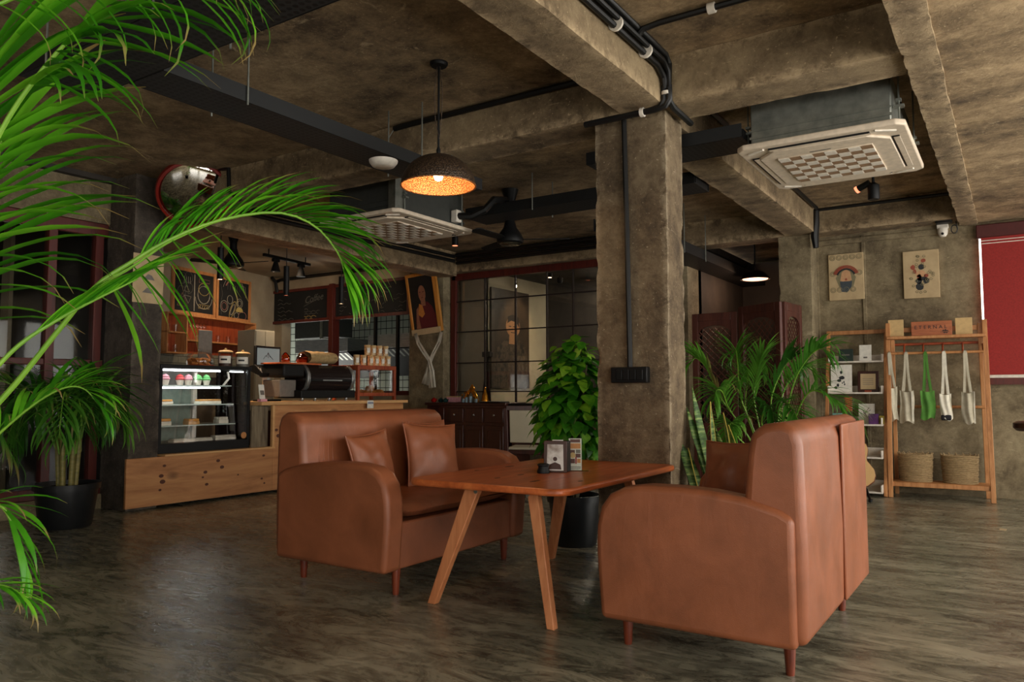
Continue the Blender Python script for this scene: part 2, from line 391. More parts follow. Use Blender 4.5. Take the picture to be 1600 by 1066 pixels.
struct(m.build('window_5', K['doorred']))
# kitchen: slanted left wall and board wall
KO = Vector((-11.15, 9.2, 0)); KD = Vector((math.sin(math.radians(16)), -math.cos(math.radians(16)), 0)); KN = Vector((KD.y*-1, KD.x, 0))
KRZ = math.atan2(KD.y, KD.x)         # local +x runs along the wall towards the camera
def kpl(x, y, off=0.0):               # pixel on the slanted wall -> (distance along, height)
    d = ray(x, y); t = (KO+KN*off-CAM).dot(KN)/d.dot(KN); p = CAM+d*t; return (p-KO).dot(KD), p.z
wk = MB().box(-.3, 5.2, -.12, 0, 0, 3.2, Matrix.Translation(KO) @ Matrix.Rotation(KRZ, 4, 'Z')); struct(wk.build('wall_kitchen', K['plaster']))
BY = 9.2
slab('wall_board', K['plaster'], (-11.6, -7.8, BY, 9.4, 2.92, 3.2), (-11.6, -7.8, BY, 9.4, 0, 1.12), (-11.6, -10.95, BY, 9.4, 1.1, 2.95))
# beyond the board wall: tiled cook line
def tilemat(name, col, grout, sx, sz):
    t = NT(name); b = t.n('ShaderNodeTexBrick'); t.l(t.coord((1, 1, 1), (PI/2, 0, 0)), b.inputs['Vector'])
    b.offset = 0; b.inputs['Color1'].default_value = col; b.inputs['Color2'].default_value = tuple(c*.92 for c in col[:3])+(1,); b.inputs['Mortar'].default_value = grout
    b.inputs['Scale'].default_value = 1; b.inputs['Mortar Size'].default_value = .008; b.inputs['Brick Width'].default_value = sx; b.inputs['Row Height'].default_value = sz
    t.setp(Base_Color=b.outputs[0], Roughness=.25); return t.m
K['ktile'] = tilemat('square_white_tiles', S(186, 196, 182), S(60, 62, 58), .15, .15)
slab('wall_cook_line', K['ktile'], (-14.5, -7.6, 11.6, 11.75, 0, 3.2))
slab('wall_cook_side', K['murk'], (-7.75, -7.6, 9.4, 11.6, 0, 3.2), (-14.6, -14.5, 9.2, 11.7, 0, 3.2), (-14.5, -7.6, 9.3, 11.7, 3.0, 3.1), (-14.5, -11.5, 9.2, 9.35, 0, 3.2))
# glazed partition beside the reception desk
GY = 9.28
wl, wr = at(708, 500, 'Y', GY).x, -3.55
w1 = struct(MB().box(wl-.02, wl+.075, GY-.04, GY+.04, .35, 2.9).box(wl, wr, GY-.04, GY+.04, 2.80, 2.9).box(wr-.08, wr, GY-.04, GY+.04, .35, 2.9).box(wl, wr, GY-.04, GY+.04, .35, .43).build('window_1', K['doorred'], bevel=.006))
slab('wall_sill', K['conc_wall'], (-7.3, -3.4, GY-.08, GY+.12, 0, .36), (-3.55, -3.36, 9.1, 9.6, 0, 2.95))
vx = [wl+.07]+[at(p, 500, 'Y', GY).x for p in (758, 806, 855, 896)]+[at(931, 500, 'Y', GY).x+.75, wr-.08]
hz = [.43]+[at(780, p, 'Y', GY).z for p in (652, 612, 566, 516, 467)]+[2.80]
K['muntin'] = plain('dark_muntin', S(34, 20, 15), 1.0)
for x in vx[1:-1]: MB().box(x-.008, x+.008, GY-.02, GY+.02, .43, 2.80).build('muntin', K['muntin'], w1)
for z in hz[1:-1]: MB().box(vx[0], vx[-1], GY-.015, GY+.015, z-.008, z+.008).build('muntin', K['muntin'], w1)
for a, b in zip(vx, vx[1:]):
    for c, d in zip(hz, hz[1:]): MB().box(a+.012, b-.012, GY-.003, GY+.003, c+.011, d-.011).build('window_pane', K['glass'], w1)
# room behind that partition
K['cream'] = mottled('cream_wall', [(.3, S(176, 166, 142)), (.7, S(196, 186, 160))], 2, rough=.7)
pc = at(790, 432, 'Z', 2.95); PXW = pc.x; y0 = at(757, 500, 'X', PXW).y; y1 = at(855, 500, 'X', PXW).y
slab('wall_inner', K['cream'], (-7.6, PXW, y0-.02, y0+.1, 0, 2.97), (PXW-.1, PXW, y0, y1, 0, 2.97))
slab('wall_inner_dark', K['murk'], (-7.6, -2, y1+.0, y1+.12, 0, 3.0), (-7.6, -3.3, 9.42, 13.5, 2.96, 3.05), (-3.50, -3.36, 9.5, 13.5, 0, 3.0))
# passage behind the folding screen
slab('wall_passage', K['conc_wall'], (-3.4, -.5, 11.9, 12.0, 0, 3.2), (-2.0, -1.9, 9.5, 12, 0, 3.2))
slab('ceiling_passage', K['conc_ceil'], (-3.4, -1.8, 9.4, 12, 3.1, 3.2))

# ------------------------------------------------------------------ conduits, trays
def pipe(name, label, pts, r, cat='conduit', mat='blackpipe', n=8, group=None):
    return tag(MB().tube(pts, r, n).build(name, K[mat], smooth=True), label, cat, group)
c0 = thing('cable_bundle', 'thick bundle of black conduits along the near beam and over the pillar top', 'conduit', (-1.76, 4.44, 3.1))
for i, (dx, dz, r) in enumerate(((0, .02, .018), (.035, .055, .018), (.04, .0, .016), (.0, -.035, .018))):
    MB().tube([(dx*.6+.012, -4.5, dz+.02), (dx*.6+.012, -.12+dz, dz+.02), (dx*.6+.012, -.04+dz*.5, dz-.02), (dx*.6+.012, -.03, -.12)], r, 8).build('conduit', K['blackpipe'], c0, smooth=True)
for i, dx in enumerate((.0, .034)):
    MB().tube([(dx, -.025, -.1), (dx, -.022, -.19), (dx-.03, -.018, -.225), (dx-.1, -.016, -.235), (-.42-dx*3, -.014, -.235), (-.56-dx, -.014, -.235)][:6 if i == 0 else 5], .02, 8).build('conduit', K['blackpipe'], c0, smooth=True)
MB().tube([(.02, -.02, -.18), (.03, .05, -.22), (.035, .35, -.235)], .02, 8).build('conduit', K['blackpipe'], c0, smooth=True)
for p in ((-.15, -.016, -.235), (.014, -.024, -.15)): MB().tube([Vector(p)+(Vector((-.012, 0, 0)) if p[2] < -.2 else Vector((0, 0, -.01))), Vector(p)+(Vector((.012, 0, 0)) if p[2] < -.2 else Vector((0, 0, .01)))], .03, 10).build('clip', K['white'], c0, smooth=True)
for y in (-.35, -.75, -1.3, -1.9): MB().tube([(.02, y-.008, -.005), (.02, y+.008, -.005)], .043, 12).build('clip', K['white'], c0, smooth=True)
pd = at(978, 300, 'Y', 4.5); p1 = at(984, 575, 'Y', 4.5)
pipe('pillar_conduit', 'single black conduit running down the pillar to the switch box', [(pd.x-.01, 4.505, 2.87), (pd.x, 4.505, 2.2), (p1.x, 4.505, p1.z-.01)], .018)
sb = thing('switch_box', 'black four-gang switch box on the face of the central pillar', 'switch', (at(985, 586, 'Y', 4.5).x, 4.505, at(985, 586, 'Y', 4.5).z))
MB().box(-.125, .125, -.035, .02, -.05, .05).build('back_box', K['black'], sb, bevel=.006)
for k in range(4): MB().box(-.085+k*.047, -.085+k*.047+.042, -.042, -.03, -.032, .032).build('switch_rocker', K['black'], sb, bevel=.003)
pb = at(965, 55, 'Z', 3.17)
pipe('ceiling_conduit', 'black conduit crossing the ceiling right of the near beam', [(-1.74, pb.y, 3.12), (-1.70, pb.y, 3.165), (-1.6, pb.y, 3.175), (-.45, pb.y, 3.175)], .018)
m = MB(); m.tube([(-1.32, pb.y, 3.175), (-1.28, pb.y, 3.175)], .03, 10)
tag(m.build('pipe_clip', K['white'], smooth=True), 'white clip on the conduit crossing the ceiling near the top edge', 'clip')
pipe('beam_conduit', 'black conduit in the corner of ceiling and cross beam behind the pendant lamp', [(-4.0, 4.43, 3.165), (-3.9, 4.43, 3.17), (-2.1, 4.43, 3.17)], .022)
pipe('hanging_cable', 'thin grey cable drooping from the end of the beam conduit', [(-4.0, 4.43, 3.165), (-4.05, 4.42, 3.1), (-4.05, 4.42, 3.0), (-4.02, 4.42, 2.92)], .004, 'cable', 'galv', 6)
for k, z in enumerate((3.14, 3.075, 3.02)):
    pipe('wall_conduit', ['topmost', 'middle', 'lowest'][k]+' of three black conduits above the glazed partition', [(-6.9, 9.03, z), (-3.4, 9.03, z)], .024 if k else .034)
for k, z in enumerate((3.12, 3.05)):
    pipe('kitchen_beam_conduit', ['upper', 'lower'][k]+' black conduit along the kitchen beam behind the cassette unit', [(-6.92, 4.9, z), (-6.92, 9.0, z)], .026)
pipe('drop_conduit', 'black conduit dropping down the kitchen pillar above the framed portrait', [(-7.12, 9.05, 3.1), (-7.36, 9.04, 3.05), (-7.38, 9.04, 2.5)], .04)
pipe('corner_conduit', 'black conduit along the ceiling above the two wall pictures', [(-1.86, 9.06, 3.15), (-.5, 9.06, 3.15)], .018)
pipe('far_beam_conduit', 'black conduit in the ceiling corner of the far beam beside the right cassette unit', [(-1.80, 5.2, 3.16), (-1.80, 9.0, 3.16)], .02)
pipe('wall_cable_bundle', 'black cable bundle hanging at the top of the wall column beside the pictures', [(-1.81, 9.04, 3.14), (-1.82, 9.05, 3.0), (-1.84, 9.06, 2.86), (-1.83, 9.06, 2.72)], [.03, .04, .045, .03])
K['perf'] = None
def perf():
    t = NT('perforated_tray'); vo = t.n('ShaderNodeTexVoronoi'); t.l(t.coord(), vo.inputs['Vector']); vo.inputs['Scale'].default_value = 26; vo.inputs['Randomness'].default_value = 0
    t.setp(Base_Color=t.ramp(vo.outputs['Distance'], [(.3, S(7, 7, 8)), (.36, S(38, 39, 39))]), Roughness=.55, Metallic=.2); return t.m
K['perf'] = perf()
def tray(label, a, b, w, h, rods=()):
    a, b = Vector(a), Vector(b); L = (b-a).length; d = (b-a).normalized()
    t = thing('cable_tray', label, 'cable tray', a, math.atan2(d.y, d.x))
    MB().box(0, L, -w/2, w/2, 0, .006).build('tray_base', K['perf'], t)
    for s in (-1, 1): MB().box(0, L, s*w/2-.004, s*w/2+.004, 0, h).build('tray_side', K['tray'], t)
    MB().box(0, L, -w/2+.03, w/2-.03, .006, h*.7).build('cables', K['blackpipe'], t)
    for x in rods:
        for s in (-1, 1): MB().tube([(x, s*(w/2+.012), -.02), (x, s*(w/2+.012), 3.2-a.z)], .006, 6).build('hanger_rod', K['galv'], t)
    return t
tray('long dark perforated cable tray left of the pendant lamp, running towards the back', (-3.68, 2.19, 2.721), (-3.68, 4.95, 2.721), .30, .09, (.5, 2.0, 2.35))
tray('dark perforated cable tray crossing under the ceiling at the upper left', (-4.2, 2.0, 2.72), (2.6, 2.0, 2.72), .36, .09, (.3, 1.2))
tray('dark cable tray behind the pendant lamp leading to the central pillar', (-4.6, 6.35, 2.86), (-2.2, 6.35, 2.86), .36, .10, (.8,))
tray('dark cable tray beneath the far beam left of the right cassette unit', (-2.6, 5.15, 2.78), (-1.45, 5.15, 2.78), .34, .09)
tray('dark cable tray running back through the passage opening', (-3.2, 6.6, 2.66), (-3.2, 11.5, 2.66), .34, .12, (1.5, 2.2))

# ================================================================== SOFAS, CUSHIONS, TABLE
def sofa(label, loc, rz, flap=False, kx=1):
    W = .69; t = thing('leather_sofa', label, 'sofa', loc, rz, 'tan leather two-seat sofas facing each other across the table'); t.scale = (kx, 1, 1)
    prof = [(-.44, .138), (-.44, .625), (-.38, .655), (-.25, .688), (-.10, .706), (.05, .713), (.20, .711), (.30, .698), (.37, .666), (.415, .61), (.437, .53), (.44, .46), (.44, .40), (.42, .138)]
    for s in (-1, 1):
        MB().prism(prof, 'Y', s*W, s*(W-.14)).build('arm', K['leather'], t, bevel=.028, seg=4)
    bp = [(-.475, .15), (-.48, .5), (-.47, .90), (-.45, .965), (-.40, .985), (-.32, .975), (-.265, .94), (-.25, .86), (-.235, .70), (-.20, .52), (-.17, .42), (-.17, .15)]
    MB().prism(bp, 'Y', -W+.022, W-.022).build('backrest', K['leather'], t, bevel=.035, seg=4)
    MB().box(-.2, .40, -W+.13, W-.13, .14, .392).build('front_rail', K['leather'], t, bevel=.012, seg=2)
    # crowned seat cushion
    def cu(u, v):
        pass
    m = MB(); nx, ny = 14, 24; x0, x1, y0, y1 = -.20, .437, -W+.145, W-.145
    def pt(i, j, top):
        u, v = i/nx*2-1, j/ny*2-1
        e = (1-abs(u)**7)*(1-abs(v)**9)
        return Vector(((x0+x1)/2+(x1-x0)/2*u, (y0+y1)/2+(y1-y0)/2*v, (.45+e*.056+.006*math.sin(v*2.4)) if top else (.45-e*.056)))
    for top in (True, False):
        vs = [pt(i, j, top) for j in range(ny+1) for i in range(nx+1)]
        m.add(vs, [(j*(nx+1)+i, j*(nx+1)+i+1, (j+1)*(nx+1)+i+1, (j+1)*(nx+1)+i) for j in range(ny) for i in range(nx)])
    m.build('seat_cushion', K['leather'], t, smooth=80, merge=True)
    for sx in (-.37, .36):
        for sy in (-1, 1): MB().lathe([(.017, 0), (.019, .01), (.028, .155)], 12, (sx, sy*(W-.16), 0)).build('leg', K['leg'], t, smooth=True)
    for s in (-1, 1):    # gathered leather pleats near the corners of the back
        for k in range(4):
            y = s*(W-.16-.035*k); MB().tube([(-.196, y+s*.004, .53), (-.222, y+s*.012, .63), (-.240, y+s*.010, .74), (-.251, y-s*.002, .86)], [.002, .007-.001*k, .006-.001*k, .001], 6).build('pleat', K['leather'], t, smooth=True)
    # piping seams along arm fronts and back edges
    for s in (-1, 1):
        MB().tube([(x, s*(W-.02), z) for x, z in [(-.43, .15), (-.43, .58), (-.40, .632), (-.25, .672)][0:2]], .006, 6).build('seam', K['leather'], t, smooth=True)
    if flap:   # loose cover panel on the rear of the back, folded over at its edge
        MB().box(-.49, -.475, -W+.035, -.05, .17, .955).build('rear_panel', K['leather'], t, bevel=.011, seg=3)
    return t
sofa('tan leather sofa facing right, its seat and two cushions in view', (-3.24, 3.76, 0), 0)
sofa('tan leather sofa seen from behind at the lower right, near arm towards the camera', (-1.126, 3.69, 0), PI, True, .94)
# back corner wrinkles are gathered pleats on the left sofa
def pillow(label, loc, rot, w=.42, h=.42, d=.13, mat='leather', seed=1, group=None):
    m = MB(); n = 22
    def pt(i, j, s):
        u, v = i/n*2-1, j/n*2-1
        e = max(0, (1-u*u))**.5*max(0, (1-v*v))**.5
        k = 1-.10*((1-abs(u)**2)*abs(v)**3); k2 = 1-.10*((1-abs(v)**2)*abs(u)**3)
        wr = noise.noise(Vector((u*2.2, v*2.2, seed)))*.016+.006*math.sin((u+v)*9+seed)*max(0, abs(u*v))
        return Vector((u*w/2*k2, v*h/2*k, s*(e*d/2+wr*e)))
    for s in (-1, 1):
        vs = [pt(i, j, s) for j in range(n+1) for i in range(n+1)]
        m.add(vs, [(j*(n+1)+i, j*(n+1)+i+1, (j+1)*(n+1)+i+1, (j+1)*(n+1)+i) for j in range(n) for i in range(n)])
    t = thing('cushion', label, 'cushion', loc, 0, group); t.rotation_euler = rot
    m.build('cover', K[mat], t, smooth=80, merge=True)
    e = [(-w/2, -h/2), (w/2, -h/2), (w/2, h/2), (-w/2, h/2), (-w/2, -h/2)]
    path = []
    for (a, b), (c, dd) in zip(e, e[1:]):
        for q in range(8):
            f = q/8; u = (a+(c-a)*f)/(w/2); v = (b+(dd-b)*f)/(h/2)
            k = 1-.10*((1-abs(u)**2)*abs(v)**3); k2 = 1-.10*((1-abs(v)**2)*abs(u)**3); path.append((u*w/2*k2, v*h/2*k, 0))
    MB().tube(path+[path[0]], .006, 6).build('piping', K[mat], t, smooth=True)
    return t
g = 'leather cushions on the sofas'
def prot(yaw, tilt, roll=0): return (Matrix.Rotation(yaw, 4, 'Z') @ Matrix.Rotation(PI/2-tilt, 4, 'X') @ Matrix.Rotation(roll, 4, 'Z')).to_euler()
pillow('square leather cushion on the left sofa, smaller-looking one beside the near arm', (-3.34, 3.52, .68), prot(PI/2+.05, .22, .08), .38, .36, .12, seed=3, group=g)
pillow('plump leather cushion standing on the left sofa behind the table', (-3.23, 3.97, .695), prot(PI/2-.25, .28, -.07), .42, .42, .14, seed=5, group=g)
pillow('leather cushion mostly hidden behind the plump one on the left sofa', (-3.36, 4.12, .70), prot(PI/2+.05, .2, 0), .40, .42, .08, seed=8, group=g)
pc4 = at(1140, 738, 'Y', 4.08)
pillow('dark leather cushion on the right sofa, peeking over its near arm', (pc4.x+.03, 4.08, .665), prot(-.25, .28, .04), .39, .36, .14, seed=9, group=g)
# the table
tz = .655; t = thing('wooden_table', 'orange-stained wooden table with splayed pale legs between the two sofas', 'table', (-2.222, 3.81, 0), math.radians(.7))
hw, hd, r = .475, .74, .10; pl = []
for sx, sy, a0 in ((1, 1, 0), (-1, 1, 90), (-1, -1, 180), (1, -1, 270)):
    for k in range(7):
        a = math.radians(a0+15*k); pl.append((sx*(hw-r)+r*math.cos(a), sy*(hd-r)+r*math.sin(a)))
bn = 4; bw = 2*hw/bn
MB().prism(pl, 'Z', tz-.034, tz).build('table_top', K['table'], t, bevel=.012, seg=3)
K['knot'] = plain('dark_wood_knot', S(58, 26, 14), .45)
for px, py, a, b in ((797, 729, .045, .014), (813, 742, .03, .010), (834, 752, .05, .010), (776, 747, .025, .010), (745, 735, .02, .009), (905, 752, .02, .01)):
    q = at(px, py, 'Z', tz); x, y = q.x+2.222, q.y-3.81
    MB().prism([(x+b*math.cos(k*PI/5)*1.2, y+a*math.sin(k*PI/5)) for k in range(10)], 'Z', tz-.002, tz+.0006).build('knot', K['knot'], t)
for sx, sy, fx, fy in ((-1, -1, -2.604, 3.209), (1, -1, -1.858, 3.157), (-1, 1, -2.616, 4.475), (1, 1, -1.87, 4.44)):
    f = Vector((fx+2.222, fy-3.81, 0)); top = Vector((.205 if sx > 0 else (-.15 if sy < 0 else -.22), sy*.55, tz-.034))
    M4 = []
    d = Vector((sx*.09, 0, 0)); e = Vector((0, .024, 0))
    m = MB(); vs = []
    for p, w in ((f, .02 if sx > 0 else .024), (top, .03 if sx > 0 else .044)):
        for i, j in ((-1, -1), (1, -1), (1, 1), (-1, 1)): vs.append(p+Vector((i*w, j*.021, 0)))
    m.add(vs, [(3, 2, 1, 0), (4, 5, 6, 7), (0, 1, 5, 4), (1, 2, 6, 5), (2, 3, 7, 6), (3, 0, 4, 7)])
    lg = m.build('leg', K['tleg'], t, bevel=.004)
    MB().tube([top+Vector((-sx*.02, sy*.026, -.03)), top+Vector((-sx*.02, sy*.018, -.03))], .011, 10).build('bolt', K['galv'], lg, smooth=True)
MB().box(-.27, .27, -.52, -.46, tz-.062, tz-.034).build('cross_batten', K['tleg'], t, bevel=.004)
MB().box(-.27, .27, .46, .52, tz-.062, tz-.034).build('cross_batten', K['tleg'], t, bevel=.004)
# napkin dispenser
p = at(872, 738, 'Z', tz); K['napkin_ad'] = mottled('printed_insert', [(.35, S(120, 98, 80)), (.5, S(206, 200, 192)), (.7, S(222, 218, 212))], 5, rough=.4)
t = thing('napkin_dispenser', 'black upright napkin dispenser with a pale photo insert on the table', 'dispenser', (p.x-.02, p.y+.03, tz), math.radians(17))
K['coffeebrown'] = plain('printed_brown', S(64, 36, 24), .5)
body = [(-.058, 0), (.058, 0), (.050, .172), (-.050, .172)]
MB().prism(body, 'X', -.065, .065).build('body', K['black'], t, bevel=.006)
M_ = MB().prism([(-.063, 0), (-.055, 0), (-.047, .175), (-.054, .175)], 'X', -.066, .066); part(M_.build('front_plate', K['coffeebrown'], t, bevel=.003), 'dark brown front plate')
MB().add([(-.048, -.0635, .012), (.048, -.0635, .012), (.045, -.0560, .155), (-.045, -.0560, .155)], [(0, 1, 2, 3)]).build('picture_insert', K['napkin_ad'], t, solid=.001)
K['coffeebrown'] = K.get('coffeebrown') or plain('printed_brown', S(92, 58, 36), .5); K['printblack'] = plain('printed_black', S(26, 25, 24), .5)
MB().prism([(-.040, .018), (.036, .018), (.030, .045), (.0, .058), (-.030, .045)], 'Y', -.0655, -.0625).build('print_mound', K['coffeebrown'], t)
m = MB(); m.lathe([(.0, -.001), (.012, -.001), (.012, .001), (0, .001)], 12); o = m.build('print_leaf', K['coffeebrown'], t); o.location = (.0, -.0612, .075); o.rotation_euler = (PI/2-.05, 0, 0)
MB().box(-.03, .03, .0, .012, .16, .1765).build('napkins', K['cardwhite'], t)
t = thing('phone_mount', 'small round black holder in front of the napkin dispenser', 'holder', (p.x-.045, p.y-.085, tz))
MB().lathe([(.034, 0), (.036, .01), (.028, .03), (.030, .042), (.022, .05)], 18).build('cup', K['black'], t, smooth=True)
MB().lathe([(.030, .04), (.034, .043), (.034, .047), (.026, .052)], 18).build('rim', K['black'], t, smooth=True)
# menu stand
p = at(899, 736, 'Z', tz); t = thing('menu_stand', 'clear acrylic stand holding a tall narrow food menu on the table', 'menu stand', (p.x, p.y, tz), math.radians(27))
MB().box(-.075, .075, -.03, .03, 0, .003).build('foot', K['jar'], t)
MB().box(-.038, .038, -.003, .0, .003, .185).build('front_sheet', K['jar'], t); MB().box(-.038, .038, .005, .008, .003, .185).build('rear_sheet', K['jar'], t)
mc = MB().box(-.036, .036, .0005, .003, .004, .183).build('menu_card', K['cardwhite'], t)
K['food1'] = plain('printed_food', S(190, 128, 70), .5); K['food2'] = plain('printed_maroon', S(92, 52, 46), .5); K['food3'] = plain('printed_red', S(150, 40, 36), .5)
K['printgrey'] = plain('printed_grey', S(110, 104, 96), .5)
for x0, x1, z0, z1, mt in ((-.028, .028, .160, .178, 'food2'), (-.03, .03, .125, .155, 'food1'), (-.03, -.002, .098, .118, 'food2'), (.004, .03, .1, .12, 'printgrey'), (.002, .03, .075, .097, 'food2'), (-.03, -.002, .042, .068, 'food2'), (.0, .008, .04, .08, 'food3'), (.01, .03, .045, .068, 'food1'), (-.03, .03, .02, .024, 'printgrey'), (-.03, .03, .012, .015, 'printgrey')):
    MB().box(x0, x1, -.0002, .0006, z0, z1).build('print', K[mt], mc)
m = MB().lathe([(.0, 0), (.016, 0), (.016, .0006), (0, .0006)], 16); o = m.build('print', K['food1'], mc); o.location = (-.014, .0001, .088); o.rotation_euler = (PI/2, 0, 0)
o.data.materials[0] = K['kraft']

# ================================================================== CEILING FIXTURES
def hammered(name, c1, c2, rough, metal):
    t = NT(name); vo = t.n('ShaderNodeTexVoronoi'); t.l(t.coord((1, 1, 1)), vo.inputs['Vector']); vo.inputs['Scale'].default_value = 105
    t.setp(Base_Color=t.ramp(vo.outputs['Distance'], [(.1, c1), (.6, c2)]), Roughness=rough, Metallic=metal); t.bump(vo.outputs['Distance'], .6, .006); return t.m
K['ham_out'] = hammered('hammered_bronze_outside', S(96, 74, 52), S(50, 38, 28), .5, .3)
K['ham_in'] = hammered('hammered_copper_inside', S(206, 142, 84), S(132, 80, 42), .45, .3)
K['bulb'] = glow('warm_bulb', (1, .78, .5, 1), 22)
lp = Vector((-3.0, 3.735, 2.4))
t = thing('pendant_lamp', 'large hammered copper dome pendant lamp hanging over the left sofa', 'lamp', lp)
R_, H_ = .235, .20
dome = [(R_*math.cos(a), H_*math.sin(a)) for a in [PI/2*k/14 for k in range(15)]]
MB().lathe(dome[:-1]+[(.012, H_)], 48, cap=False).build('shade', K['ham_out'], t, smooth=True)
part(MB().lathe([(r*.975, z*.965) for r, z in dome[:-1]]+[(.0, H_*.965)], 48, cap=False).build('shade_lining', K['ham_in'], t, smooth=True), 'glowing copper lining')
MB().lathe([(R_*.975, -.001), (R_+.004, -.003), (R_+.004, .004), (R_*.99, .006)], 48, cap=False).build('rim', K['ham_in'], t, smooth=True)
MB().tube([(0, 0, H_-.01), (0, 0, .775)], .007, 8).build('stem', K['black'], t, smooth=True)
MB().lathe([(.012, H_), (.014, H_+.03), (.008, H_+.05)], 12).build('collar', K['black'], t, smooth=True)
MB().lathe([(.05, .775), (.058, .785), (.058, .798), (.0, .799)], 20).build('ceiling_rose', K['black'], t, smooth=True)
for k in range(3):
    a = k*2.1; MB().tube([(.012*math.cos(a), .012*math.sin(a), .77), (.03*math.cos(a), .03*math.sin(a), .6), (.022*math.cos(a), .022*math.sin(a), .42), (.006, 0, .3)], .0025, 5).build('twisted_cord', K['ham_out'], t, smooth=True)
b = MB().lathe([(0, .03), (.022, .04), (.03, .06), (.022, .09), (.014, .11), (.014, .17)], 16).build('bulb', K['bulb'], t, smooth=True)
point_light('pendant_bulb_light', (0, 0, .02), 9, (1, .62, .3), .03, t)

K['cellbrown'] = plain('grille_brown', S(140, 112, 84), .6)
def cassette(label, cx, cy, z, body):
    W, D = 1.0, 1.16
    t = thing('cassette_air_conditioner', label, 'air conditioner', (cx, cy, z), 0, 'ceiling cassette air conditioners')
    def rr(w, d, c): return [(w-c, -d), (w, -d+c), (w, d-c), (w-c, d), (-w+c, d), (-w, d-c), (-w, -d+c), (-w+c, -d)]
    MB().prism(rr(W/2, D/2, .05), 'Z', .012, .05).build('panel', K['ivory'], t, bevel=.01, seg=3)
    MB().prism(rr(W/2-.10, D/2-.10, .12), 'Z', -.004, .014).build('inner_panel', K['ivory'], t, bevel=.006)
    MB().box(-.42, .42, -.49, .49, .05, .37).build('housing', K[body], t, bevel=.008)
    for s in (-1, 1):
        MB().box(-.425, .425, s*.495-.006, s*.495+.006, .1, .115).build('housing_rib', K[body], t); MB().box(-.425, .425, s*.495-.004, s*.495+.004, .15, .158).build('housing_rib', K[body], t)
    for sx in (-1, 1):
        for sy in (-1, 1):
            r = MB().tube([(sx*.455, sy*.42, .06), (sx*.455, sy*.42, 3.2-z)], .006, 6).build('hanger_rod', K['galv'], t)
            MB().box(sx*.455-.03, sx*.455+.03, sy*.42-.02, sy*.42+.02, .16, .175).box(sx*.455-.015, sx*.455+.015, sy*.42-.015, sy*.42+.015, .2, .215).build('hanger_bracket', K['galv'], r)
    for s in (-1, 1):
        for a in (0, 1):
            L = .30 if a == 0 else .36
            o_ = (W/2-.075) if a else (D/2-.075)
            if a == 0: bx = (-L, L, s*o_-.022, s*o_+.022); fl = (-L, L, s*(o_-.026)-.004, s*(o_-.026)+.004)
            else: bx = (s*o_-.022, s*o_+.022, -L, L); fl = (s*(o_-.026)-.004, s*(o_-.026)+.004, -L, L)
            q = MB().box(*bx, .002, .0125).build('air_slot', K['black'], t)
            ang = .012
            if a == 0: MB().box(-L, L, s*o_-.012, s*o_+.024, .001, .006).build('louvre', K['ivory'], q, bevel=.002)
            else: MB().box(s*o_-.012, s*o_+.024, -L, L, .001, .006).build('louvre', K['ivory'], q, bevel=.002)
    for sx in (-1, 1):
        for sy in (-1, 1): MB().bar((sx*(W/2-.17), sy*(D/2-.05), .008), (sx*(W/2-.06), sy*(D/2-.11), .008), .014, .01).build('corner_clip', K['white'], t)
    gw, gd, nx, ny = .29, .33, 8, 8
    MB().box(-gw, gw, -gd, gd, -.010, -.003).build('intake_grille', K['ivory'], t, bevel=.003)
    cw, cd = 2*gw/nx, 2*gd/ny
    m = MB()
    for k in range(4): m.box(-cw*.46, cw*.46, -cd*.42+k*cd*.23, -cd*.42+k*cd*.23+cd*.10, -.0045, 0)
    cell = m.mesh('grille_cell', K['cellbrown'])
    plate = MB().box(-cw*.46, cw*.46, -cd*.46, cd*.46, -.005, 0).mesh('grille_tile', K['white'])
    for i in range(nx):
        for j in range(ny):
            obj('grille_cell' if (i+j) % 2 else 'grille_tile', cell if (i+j) % 2 else plate, t, (-gw+cw*(i+.5), -gd+cd*(j+.5), -.0105))
    return t
K['bodydark'] = plain('shaded_housing_dark_duct', S(58, 60, 56), .6, .2)  # left housing is galvanised too; its shade is put into this darker colour
ac1 = cassette('square ivory ceiling air conditioner behind the pendant lamp', -4.93, 5.52, 2.66, 'bodydark')
ac2 = cassette('square ivory ceiling air conditioner right of the central pillar', -.985, 5.52, 2.66, 'galv')
MB().box(-.44, -.38, -.52, -.30, .05, .37).build('corner_plate', K['galv'], ac1) if False else MB().box(.36, .44, -.53, -.40, .06, .40).build('corner_plate', K['galv'], ac1)
MB().box(.425, .50, .28, .36, .08, .2).build('pipe_elbow', K['white'], ac1, bevel=.01); MB().tube([(.49, .32, .14), (.62, .36, .13), (.74, .4, .18), (.78, .5, .3), (.78, .72, .34)], .035, 8).build('drain_hose', K['blackpipe'], ac1, smooth=True)
part(MB().box(-.08, .05, -.365, -.350, -.0052, -.0040).build('nameplate', K['printgrey'], ac2), 'small grey nameplate')

